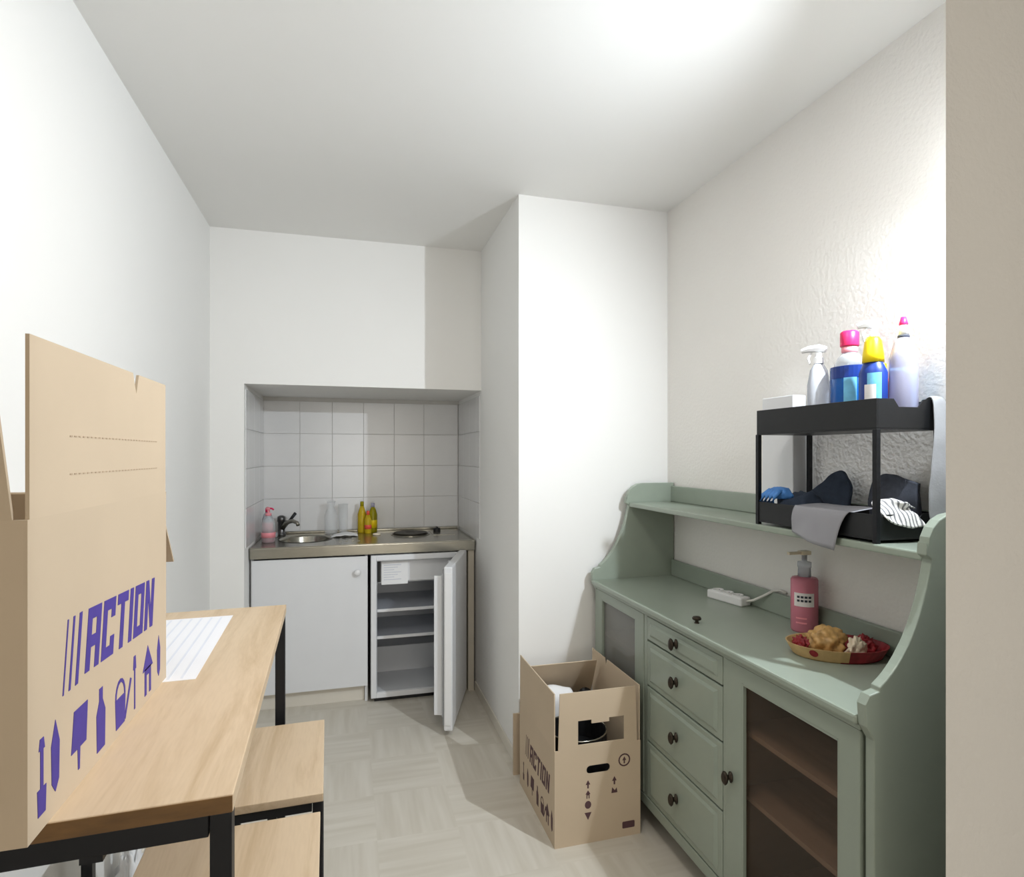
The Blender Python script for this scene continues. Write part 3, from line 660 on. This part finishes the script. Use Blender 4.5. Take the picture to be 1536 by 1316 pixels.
obj('hutch_shelf', box(DX + 0.165, W_, yi0, yi1, 1.178, 1.198), 'green_paint', t, bevel=0.004)
obj('hutch_back_rail', box(W_ - 0.016, W_, yi0, yi1, 1.1985, 1.272), 'green_paint', t, bevel=0.003)
obj('bottom_board', box(DX + 0.022, W_, yi0, yi1, 0.10, 0.118), 'green_paint', t)
obj('plinth_rail', box(DX, DX + 0.018, yi0, yi1, 0.085, 0.124), 'green_paint', t, bevel=0.003)
obj('back_panel', box(W_ - 0.008, W_, yi0, yi1, 0.118, DT - 0.023), 'brown_wood', t)
for yy in (1.549, 2.045):
    obj('partition', box(DX + 0.002, W_ - 0.009, yy - 0.011, yy + 0.011, 0.119, DT - 0.0365), 'green_paint', t)
for y0, y1 in ((yi0 + 0.001, 1.537), (2.057, yi1 - 0.001)):
    obj('inner_lining', box(DX + 0.03, W_ - 0.009, y0 if y0 < 1.2 else y0, y0 + 0.003, 0.119, DT - 0.023), 'brown_wood', t)
    obj('inner_lining', box(DX + 0.03, W_ - 0.009, y1 - 0.003, y1, 0.119, DT - 0.023), 'brown_wood', t)
    for zz in (0.60, 0.41, 0.12):
        obj('inner_shelf', box(DX + 0.035, W_ - 0.010, y0 + 0.004, y1 - 0.004, zz, zz + 0.014), 'shelf_wood', t)
# drawers
for z0, z1 in ((0.722, 0.808), (0.552, 0.716), (0.344, 0.546), (0.130, 0.338)):
    y0, y1 = 1.563, 2.031
    Fd = frame((DX, y1, 0), (0, -1, 0), (0, 0, 1))       # faces -x
    b = box(DX, DX + 0.018, y0, y1, z0, z1)
    bd = obj('drawer', b, 'green_paint', t, bevel=0.003)
    # raised field
    bm = bmesh.new(); w = y1 - y0; i0, i1 = 0.022, 0.036
    o1 = [(i0, z0 + i0 * .8), (w - i0, z0 + i0 * .8), (w - i0, z1 - i0 * .8), (i0, z1 - i0 * .8)]; o2_ = [(i1, z0 + i1 * .75), (w - i1, z0 + i1 * .75), (w - i1, z1 - i1 * .75), (i1, z1 - i1 * .75)]
    va = [bm.verts.new(Fd(a, c_, 0.0002)) for a, c_ in o1]; vb = [bm.verts.new(Fd(a, c_, 0.006)) for a, c_ in o2_]
    bm.faces.new(vb)
    for i in range(4): bm.faces.new((va[i], va[(i + 1) % 4], vb[(i + 1) % 4], vb[i]))
    obj('drawer_field', bm, 'green_paint', bd)
    zc = (z0 + z1) / 2 + 0.006
    bm = lathe([(0.012, 0.0), (0.013, 0.003), (0.006, 0.006), (0.006, 0.014), (0.014, 0.018), (0.016, 0.023), (0.011, 0.028), (0.001, 0.029)], 0, 0, 16)
    for v in bm.verts: x, y, z_ = v.co; v.co = (DX - 0.006 - z_, 1.813 + x * 0.85, zc + y * 1.35)
    obj('knob', bm, 'bronze', bd, label='dark bronze oval knob', smooth=True)
def glazed_door(y0, y1, gy0, gy1, gz0, gz1, pane, knob_y_):
    Fd = frame((DX, 0, 0), (0, -1, 0), (0, 0, 1))
    dr_ = obj('door', plate(Fd, [(-y1, 0.128), (-y0, 0.128), (-y0, 0.810), (-y1, 0.810)], [[(-gy1, gz0), (-gy0, gz0), (-gy0, gz1), (-gy1, gz1)]], -0.018, 0.0), 'green_paint', t, bevel=0.002)
    b = bmesh.new(); m_ = 0.006
    bx(b, DX + 0.001, DX + 0.012, gy0 - 0.001, gy0 + m_, gz0, gz1); bx(b, DX + 0.001, DX + 0.012, gy1 - m_, gy1 + 0.001, gz0, gz1)
    bx(b, DX + 0.001, DX + 0.012, gy0 + m_, gy1 - m_, gz0 - 0.001, gz0 + m_); bx(b, DX + 0.001, DX + 0.012, gy0 + m_, gy1 - m_, gz1 - m_, gz1 + 0.001)
    obj('glazing_bead', b, 'green_paint', dr_, bevel=0.001)
    obj('pane', box(DX + 0.012, DX + 0.015, gy0, gy1, gz0, gz1), pane, dr_)
    if knob_y_:
        bm = lathe([(0.012, 0.0), (0.013, 0.003), (0.006, 0.006), (0.006, 0.014), (0.014, 0.018), (0.016, 0.023), (0.011, 0.028), (0.001, 0.029)], 0, 0, 16)
        for v in bm.verts: x, y, z_ = v.co; v.co = (DX - z_, knob_y_ + x * 0.85, 0.468 + y * 1.3)
        obj('knob', bm, 'bronze', dr_, label='dark bronze oval knob', smooth=True)
glazed_door(1.062, 1.546, 1.120, 1.472, 0.19, 0.763, 'pane_brown', 1.520)
glazed_door(2.060, 2.505, 2.128, 2.452, 0.19, 0.775, 'pane_grey', None)

# ---------------------------------------------------------------- things on the dresser counter
t = thing('power_strip', 'white power strip with cable on the dresser counter', 'power strip', (1.425, 2.01, DT))
ps = Vector((1.405, 2.085, 0)); pe = Vector((1.435, 1.925, 0)); pd = (pe - ps).normalized(); pn = Vector((-pd.y, pd.x, 0))
def obox(a0, a1, n0, n1, z0, z1):
    bm = bmesh.new(); pts = []
    for zz in (z0, z1):
        for a, n in ((a0, n0), (a1, n0), (a1, n1), (a0, n1)):
            p = ps + pd * a + pn * n; pts.append(bm.verts.new((p.x, p.y, zz)))
    for f in ((0, 3, 2, 1), (4, 5, 6, 7), (0, 1, 5, 4), (1, 2, 6, 5), (2, 3, 7, 6), (3, 0, 4, 7)): bm.faces.new([pts[i] for i in f])
    return bm
pb = obj('body', obox(0, 0.175, -0.026, 0.026, DT, DT + 0.034), 'white_plastic', t, bevel=0.006)
for k in range(3):
    c_ = ps + pd * (0.035 + k * 0.05)
    so = obj('socket', lathe([(0.021, DT + 0.0335), (0.021, DT + 0.038), (0.017, DT + 0.038), (0.016, DT + 0.0345)], c_.x, c_.y, 18), 'white_plastic', t)
    for s_ in (-1, 1): obj('pin_hole', lathe([(0.0028, DT + 0.0346), (0.0028, DT + 0.0350)], c_.x + s_ * 0.007 * pn.x, c_.y + s_ * 0.007 * pn.y, 8), 'black_plastic', so)
obj('cable', tube([(1.437, 1.920, DT + 0.017), (1.448, 1.885, DT + 0.030), (1.461, 1.845, DT + 0.055), (1.4725, 1.81, DT + 0.080), (1.486, 1.79, DT + 0.085), (1.486, 1.76, DT + 0.081)], 0.0048, 8), 'cable_white', t, smooth=True)
SX, SY = 1.425, 1.605
bottle('pump_bottle', 'pink hand soap bottle with clear pump on the dresser counter', (SX, SY, DT), [
    ('body', 'pink_soap', [(0.038, 0.0), (0.042, 0.006), (0.042, 0.165), (0.038, 0.172), (0.020, 0.176)], 1.0, 0.95),
    ('neck', 'frosted_plastic', [(0.020, 0.176), (0.019, 0.205), (0.021, 0.206), (0.021, 0.222), (0.008, 0.224), (0.008, 0.246)]),
    ('pump_head', 'bag_clear', lambda: bx(bx(bmesh.new(), SX - 0.016, SX + 0.016, SY - 0.012, SY + 0.012, DT + 0.246, DT + 0.258), SX - 0.062, SX - 0.016, SY - 0.006, SY + 0.006, DT + 0.248, DT + 0.256)),
    ])
pbm = bpy.data.objects['pump_bottle']
def wrap(a0, a1, z0, z1, r, n=8):
    bm = bmesh.new(); A = []
    for i in range(n + 1):
        a = a0 + (a1 - a0) * i / n; A.append((bm.verts.new((SX + r * math.cos(a), SY + r * .95 * math.sin(a), DT + z0)), bm.verts.new((SX + r * math.cos(a), SY + r * .95 * math.sin(a), DT + z1))))
    for i in range(n): bm.faces.new((A[i][0], A[i + 1][0], A[i + 1][1], A[i][1]))
    return bm
c0 = math.atan2(-SY, -SX)
lab = obj('label_patch', wrap(c0 - 0.75, c0 + 0.75, 0.085, 0.128, 0.0428), 'label_white', pbm)
for zz, hh in ((0.112, 0.007), (0.100, 0.007)):
    for i in range(4): obj('label_print', wrap(c0 - 0.5 + i * 0.27, c0 - 0.5 + i * 0.27 + 0.2, zz, zz + hh, 0.0431, 3), 'charcoal_cloth', lab)
for zz in (0.03, 0.045): obj('label_print', wrap(c0 - 0.6, c0 + 0.2, zz, zz + 0.005, 0.0428, 5), 'pink_pale', lab)
# snack tray
BC = Vector((1.339, 1.385)); brot = -YAW - 0.12
t = thing('snack_tray', 'oval tan and red snack tray on the dresser counter', 'tray', (BC.x, BC.y, DT))
bm = lathe([(0.112, DT), (0.118, DT + 0.004), (0.136, DT + 0.036), (0.132, DT + 0.036), (0.114, DT + 0.008), (0.02, DT + 0.006)], BC.x, BC.y, 36, 1.0, 0.68, rot=brot)
for f in bm.faces:
    c_ = f.calc_center_median()
    if (c_.x - BC.x) * math.cos(brot) + (c_.y - BC.y) * math.sin(brot) > -0.01 : f.material_index = 1
obj('dish', bm, ['tray_tan', 'tray_red'], t, smooth=False)
def in_tray0(a, rr, z):
    lx, ly = rr * math.cos(a), rr * 0.68 * math.sin(a); return Vector((BC.x + lx * math.cos(brot) - ly * math.sin(brot), BC.y + lx * math.sin(brot) + ly * math.cos(brot), DT + z))
bm = bmesh.new()
dv = [bm.verts.new(in_tray0(PI * 1.27 + 0.10 * math.cos(2 * PI * i / 14), 0.1295 + 0.0085 * math.sin(2 * PI * i / 14) * 0.55, 0.022 + 0.010 * math.sin(2 * PI * i / 14))) for i in range(14)]
bm.faces.new(dv); obj('printed_dot', bm, 'tray_red', t)
def in_tray(a, b_): return (BC.x + a * math.cos(brot) - b_ * math.sin(brot), BC.y + a * math.sin(brot) + b_ * math.cos(brot))
p = in_tray(-0.022, 0.012); obj('snack_bag', lump((p[0], p[1], DT + 0.0085), (0.050, 0.042, 0.046), 4, 0.4, 2.6), 'bread_tan', None, label='crumpled golden snack bag lying in the oval tray', cat='snack bag', smooth=True)
p = in_tray(0.036, -0.040); obj('snack_bag', lump((p[0], p[1], DT + 0.0100), (0.028, 0.016, 0.034), 7, 0.5, 3.0, 4), 'bag_clear', None, label='small pale wrapped snack in front of the golden bag in the tray', cat='snack bag', smooth=True)
p = in_tray(0.079, 0.012); obj('snack_bag', lump((p[0], p[1], DT + 0.0085), (0.026, 0.028, 0.030), 11, 0.5, 3.2, 4), 'tray_red', None, label='red snack packet at the wall end of the oval tray', cat='snack bag', smooth=True)
p = in_tray(-0.096, 0.0); obj('snack_bag', lump((p[0], p[1], DT + 0.0100), (0.014, 0.026, 0.028), 13, 0.5, 3.2, 4), 'tray_red', None, label='red snack packet at the soap bottle end of the oval tray', cat='snack bag', smooth=True)
# loose knob lying on the counter
t = thing('door_knob', 'loose dark knob lying on the dresser counter above the drawers', 'knob', (1.136, 1.771, DT))
obj('cap', lathe([(0.014, DT + 0.012), (0.016, DT + 0.017), (0.012, DT + 0.022), (0.001, DT + 0.023)], 1.136, 1.771, 16), 'bronze', t, smooth=True)
obj('stem', lathe([(0.009, DT), (0.006, DT + 0.004), (0.006, DT + 0.012)], 1.136, 1.771, 12), 'bronze', t)

# ---------------------------------------------------------------- black two-tier rack on the hutch shelf
SZ = 1.198
rx0, rx1, ry0, ry1 = 1.262, 1.466, 1.180, 1.628
t = thing('two_tier_rack', 'black two-tier shelf rack standing on top of the dresser hutch', 'rack', ((rx0 + rx1) / 2, (ry0 + ry1) / 2, SZ))
def tray(z0, z1, dip, nm):
    th = 0.004
    tr_ = obj(nm, box(rx0, rx1, ry0, ry1, z0, z0 + th), 'black_plastic', t)
    zz = z0 + th
    obj('front_rim', box(rx0, rx0 + th, ry0, ry1, zz, z1), 'black_plastic', tr_, bevel=0.001)
    obj('back_rim', box(rx1 - th, rx1, ry0, ry1, zz, z1), 'black_plastic', tr_, bevel=0.001)
    for y_ in (ry0, ry1 - th):
        w = rx1 - rx0 - 2 * th; hh = z1 - zz
        pts = [(0, 0), (w, 0), (w, hh), (w * .74, hh), (w * .66, hh - dip), (w * .34, hh - dip), (w * .26, hh), (0, hh)]
        obj('end_rim', plate(frame((rx0 + th, y_ + th, zz), (1, 0, 0), (0, 0, 1)), pts, (), 0, th), 'black_plastic', tr_, bevel=0.001)
tray(SZ + 0.008, SZ + 0.072, 0.012, 'lower_tray'); tray(1.482, 1.560, 0.020, 'upper_tray')
for x_ in (rx0 + 0.008, rx1 - 0.008):
    for y_ in (ry0 + 0.008, ry1 - 0.008):
        obj('leg', box(x_ - 0.0065 - (0.004 if x_ < 1.3 else -0.004), x_ + 0.0065 - (0.004 if x_ < 1.3 else -0.004), y_ - 0.0065 - (0.004 if y_ < 1.4 else -0.004), y_ + 0.0065 - (0.004 if y_ < 1.4 else -0.004), SZ, 1.483), 'black_metal', t, bevel=0.001)
UZ = 1.486
obj('white_carton', box(1.418, 1.470, 1.648, 1.80, SZ, 1.618), 'white_laminate', None, label='tall white carton standing on the hutch behind the black rack', cat='carton', bevel=0.003)
def wrapc(cx, cy, a0, a1, z0, z1, r, sx=1.0, sy=1.0, n=10):
    bm = bmesh.new(); A = []
    for i in range(n + 1):
        a = a0 + (a1 - a0) * i / n; x, y = cx + r * sx * math.cos(a), cy + r * sy * math.sin(a)
        A.append((bm.verts.new((x, y, z0)), bm.verts.new((x, y, z1))))
    for i in range(n): bm.faces.new((A[i][0], A[i + 1][0], A[i + 1][1], A[i][1]))
    return bm
# cleaning bottles on the upper tray
def trigger(cx, cy, z0, dx, dy, m1, m2):
    """spray head: collar, body and nozzle"""
    bm = lathe([(0.014, z0), (0.014, z0 + 0.018), (0.010, z0 + 0.02), (0.010, z0 + 0.032)], cx, cy, 14)
    tube([(cx - dx * 0.020, cy - dy * 0.020, z0 + 0.040), (cx, cy, z0 + 0.046), (cx + dx * 0.030, cy + dy * 0.030, z0 + 0.046), (cx + dx * 0.048, cy + dy * 0.048, z0 + 0.042)], [0.009, 0.012, 0.010, 0.007], 8, bm)
    tube([(cx + dx * 0.020, cy + dy * 0.020, z0 + 0.036), (cx + dx * 0.030, cy + dy * 0.030, z0 + 0.018), (cx + dx * 0.024, cy + dy * 0.024, z0 + 0.0)], 0.0035, 6, bm)
    return bm
G = 'cleaning bottles on the black rack'
bottle('spray_bottle', 'white trigger spray bottle at the carton end of the rack', (1.355, 1.468, UZ), [
    ('body', 'frosted_plastic', [(0.032, 0.0), (0.034, 0.006), (0.034, 0.14), (0.026, 0.185), (0.013, 0.205)], 1, .8),
    ('trigger_head', 'white_plastic', lambda: trigger(1.355, 1.468, UZ + 0.205, -0.55, 0.83, 0, 0))], group=G)
bottle('detergent_bottle', 'blue detergent jug with pink cap on the rack', (1.385, 1.385, UZ), [
    ('body', 'blue_liquid', [(0.046, 0.0), (0.050, 0.008), (0.050, 0.184), (0.044, 0.1852)], 0.9, 1.1),
    ('label_patch', 'light_blue_label', lambda: wrapc(1.385, 1.385, -2.75, -2.1, UZ + 0.08, UZ + 0.15, 0.0508, 0.9, 1.1)),
    ('label_stripe', 'dark_blue_label', lambda: wrapc(1.385, 1.385, -3.6, -1.4, UZ + 0.150, UZ + 0.184, 0.0506, 0.9, 1.1)),
    ('shoulder', 'clear_plastic', [(0.044, 0.1855), (0.030, 0.215), (0.019, 0.225)], 0.9, 1.0),
    ('neck_band', 'pink_pale', [(0.019, 0.225), (0.021, 0.228), (0.021, 0.243)]),
    ('cap', 'pink_cap', [(0.0235, 0.243), (0.0245, 0.246), (0.0245, 0.282), (0.020, 0.287)])], group=G)
bottle('spray_bottle', 'blue cleaner bottle with yellow trigger on the rack', (1.345, 1.268, UZ), [
    ('body', 'dark_blue_label', [(0.034, 0.0), (0.037, 0.006), (0.037, 0.150), (0.026, 0.176), (0.015, 0.186)], 0.8, 1.0),
    ('label_band', 'light_blue_label', lambda: wrapc(1.345, 1.268, -2.9, -1.9, UZ + 0.06, UZ + 0.148, 0.0375, 0.8, 1.0)),
    ('label_patch', 'label_white', lambda: wrapc(1.345, 1.268, -3.1, -2.3, UZ + 0.076, UZ + 0.118, 0.038, 0.8, 1.0)),
    ('trigger_collar', 'yellow', [(0.026, 0.178), (0.025, 0.20), (0.020, 0.235), (0.012, 0.25)]),
    ('trigger_head', 'white_plastic', lambda: trigger(1.345, 1.268, UZ + 0.235, -0.6, 0.5, 0, 0))], group=G)
bottle('cleaner_bottle', 'slim red cleaner bottle between two blue bottles on the rack', (1.415, 1.305, UZ), [
    ('body', 'orange_red', [(0.016, 0.0), (0.018, 0.005), (0.018, 0.13), (0.010, 0.16)]),
    ('cap', 'yellow', [(0.011, 0.16), (0.011, 0.182), (0.008, 0.185)])], group=G)
bottle('cleaner_bottle', 'tall clear bottle with red cap at the dipped end of the rack', (1.395, 1.222, UZ), [
    ('body', 'lavender', [(0.030, 0.0), (0.033, 0.006), (0.033, 0.185), (0.022, 0.225), (0.013, 0.238)]),
    ('collar', 'charcoal_cloth', [(0.0135, 0.238), (0.0135, 0.244)]),
    ('neck', 'white_plastic', [(0.012, 0.244), (0.010, 0.27)]),
    ('cap', 'pink_cap', [(0.0095, 0.27), (0.0105, 0.274), (0.006, 0.292)])], group=G)
bottle('cleaner_bottle', 'short pale blue bottle against the wall on the rack', (1.438, 1.258, UZ), [
    ('body', 'light_blue_label', [(0.016, 0.0), (0.018, 0.006), (0.018, 0.14), (0.010, 0.165)]),
    ('cap', 'dark_blue_label', [(0.011, 0.165), (0.011, 0.19), (0.008, 0.193)])], group=G)
# cloths and gloves on the lower tray
LZ = SZ + 0.013
fc = lump((1.340, 1.530, LZ), (0.062, 0.078, 0.072), 2, 0.2, 2.2)
for v in fc.verts:
    dxy = max(abs(v.co.x - 1.305) / 0.042, abs(v.co.y - 1.570) / 0.056)
    if dxy < 1.6: v.co.z = min(v.co.z, 1.2835 + max(0.0, dxy - 1.0) * 0.06)
obj('folded_cloth', fc, 'navy_cloth', None, label='dark navy folded cloth at the far end of the lower rack tray', cat='cloth', smooth=True)
gt = thing('rubber_glove', 'pair of bright blue rubber gloves on the navy cloth in the rack', 'gloves', (1.30, 1.575, 1.28))
obj('palm', lump((1.305, 1.570, 1.283), (0.030, 0.042, 0.026), 6, 0.15, sub=3), 'glove_blue', gt, smooth=True)
for k in range(4):
    a = -0.9 + 0.28 * k
    obj('finger', tube([(1.300, 1.568 - k * 0.010 + 0.012, 1.302), (1.278, 1.572 - k * 0.014 + 0.016, 1.306), (1.2605, 1.576 - k * 0.017 + 0.018, 1.292), (1.2545, 1.578 - k * 0.017 + 0.018, 1.272)], [0.010, 0.0085, 0.008, 0.006], 8), 'glove_blue', gt, smooth=True)
obj('cloth_wedge', surf([[(1.425, 1.60, 1.2125), (1.430, 1.60, 1.262), (1.434, 1.595, 1.29)], [(1.420, 1.545, 1.2125), (1.428, 1.535, 1.30), (1.434, 1.53, 1.335)], [(1.415, 1.49, 1.2125), (1.430, 1.475, 1.32), (1.442, 1.470, 1.372)], [(1.415, 1.43, 1.2125), (1.425, 1.425, 1.29), (1.435, 1.425, 1.322)]], 12, 16, 0.004, 30, 8), 'navy_cloth', None, label='stiff navy cloth folded into a peak against the wall', cat='cloth', smooth=True, solid=0.012)
obj('plastic_sheet', surf([[(1.392, 1.40, 1.262), (1.392, 1.30, 1.270), (1.388, 1.22, 1.274)], [(1.33, 1.42, 1.279), (1.325, 1.33, 1.279), (1.33, 1.24, 1.280)], [(1.268, 1.45, 1.2715), (1.268, 1.37, 1.2715), (1.268, 1.25, 1.2715)], [(1.256, 1.455, 1.268), (1.252, 1.37, 1.268), (1.256, 1.26, 1.268)], [(1.247, 1.455, 1.235), (1.240, 1.37, 1.232), (1.247, 1.275, 1.235)], [(1.240, 1.445, 1.195), (1.228, 1.37, 1.180), (1.238, 1.29, 1.165)]], 16, 22, 0.003, 18, 4), 'grey_sheet', None, label='grey plastic sheet hanging over the front rim of the lower tray', cat='plastic sheet', smooth=True, solid=0.001)
obj('dark_bag', surf([[(1.438, 1.360, 1.2125), (1.436, 1.355, 1.285), (1.440, 1.345, 1.352)], [(1.418, 1.300, 1.2125), (1.418, 1.300, 1.295), (1.426, 1.295, 1.364)], [(1.416, 1.255, 1.2125), (1.412, 1.255, 1.29), (1.424, 1.250, 1.358)], [(1.432, 1.208, 1.2125), (1.430, 1.208, 1.28), (1.436, 1.212, 1.346)]], 14, 16, 0.005, 26, 12), 'charcoal_cloth', None, label='charcoal folded cloth standing on the lower rack tray by the wall', cat='cloth', smooth=True, solid=0.024)
obj('striped_towel', surf([[(1.400, 1.245, 1.291), (1.400, 1.222, 1.291), (1.400, 1.195, 1.280)], [(1.33, 1.235, 1.300), (1.335, 1.205, 1.305), (1.355, 1.180, 1.298)], [(1.29, 1.222, 1.296), (1.320, 1.198, 1.290), (1.380, 1.186, 1.276)], [(1.280, 1.192, 1.277), (1.320, 1.180, 1.268), (1.388, 1.174, 1.266)], [(1.284, 1.170, 1.262), (1.330, 1.167, 1.240), (1.400, 1.164, 1.236)]], 18, 18, 0.005, 35, 5), 'striped_cloth', None, label='white towel with grey stripes hanging over the lower tray end', cat='towel', smooth=True, solid=0.004)
obj('hanging_cloth', surf([[(1.432, 1.206, 1.532), (1.448, 1.206, 1.532), (1.461, 1.206, 1.532)], [(1.432, 1.194, 1.561), (1.450, 1.194, 1.562), (1.464, 1.194, 1.561)], [(1.432, 1.174, 1.562), (1.452, 1.172, 1.563), (1.472, 1.174, 1.561)], [(1.425, 1.163, 1.49), (1.455, 1.156, 1.49), (1.482, 1.162, 1.49)], [(1.408, 1.157, 1.39), (1.448, 1.142, 1.39), (1.480, 1.156, 1.39)], [(1.402, 1.156, 1.31), (1.440, 1.142, 1.31), (1.470, 1.154, 1.31)], [(1.405, 1.157, 1.265), (1.438, 1.146, 1.260), (1.464, 1.155, 1.265)], [(1.418, 1.158, 1.235), (1.44, 1.150, 1.225), (1.462, 1.156, 1.24)]], 16, 30, 0.003, 22, 15), 'grey_cloth', None, label='light grey cloth hanging from the end of the black rack', cat='cloth', smooth=True, solid=0.003)

# ---------------------------------------------------------------- lamps (out of view: on the right wall behind the entry wall, and a ceiling lamp added as fill)
t = thing('wall_spotlight', 'small white spotlight fixed to the textured wall above the dresser end', 'lamp', (XR - 0.03, 0.955, 2.10))
def along_x(prof, y, z, n=18):
    bm = lathe([(max(r, 0.0005), d_) for r, d_ in prof], 0, 0, n)
    for v in bm.verts: x, yy, zz = v.co; v.co = (XR - zz, y + x, z + yy)
    return bm
obj('wall_plate', along_x([(0.020, 0.0), (0.020, 0.006), (0.016, 0.008)], 0.948, 2.10), 'white_plastic', t, smooth=False)
obj('arm', tube([(XR - 0.006, 0.948, 2.10), (XR - 0.03, 0.944, 2.102), (XR - 0.064, 0.945, 2.11)], 0.004), 'white_plastic', t)
ax = Vector((-0.82, 0.45, -0.40)).normalized()
bm = lathe([(0.008, -0.020), (0.016, -0.018), (0.017, -0.008), (0.015, -0.008), (0.014, -0.016)], 0, 0, 20)
q = ax.to_track_quat('Z', 'Y')
for v in bm.verts: v.co = q @ v.co + LAMP - ax * 0.004
obj('lamp_head', bm, 'white_plastic', t, smooth=False)
t = thing('added_fill_lamp', 'added square white fill lamp above the bar table end', 'lamp', (0.30, 1.06, 2.55))  # unseen housing added to go with the overhead fill
obj('housing', box(0.12, 0.48, 0.88, 1.24, 2.55, H), 'white_plastic', t, bevel=0.004)
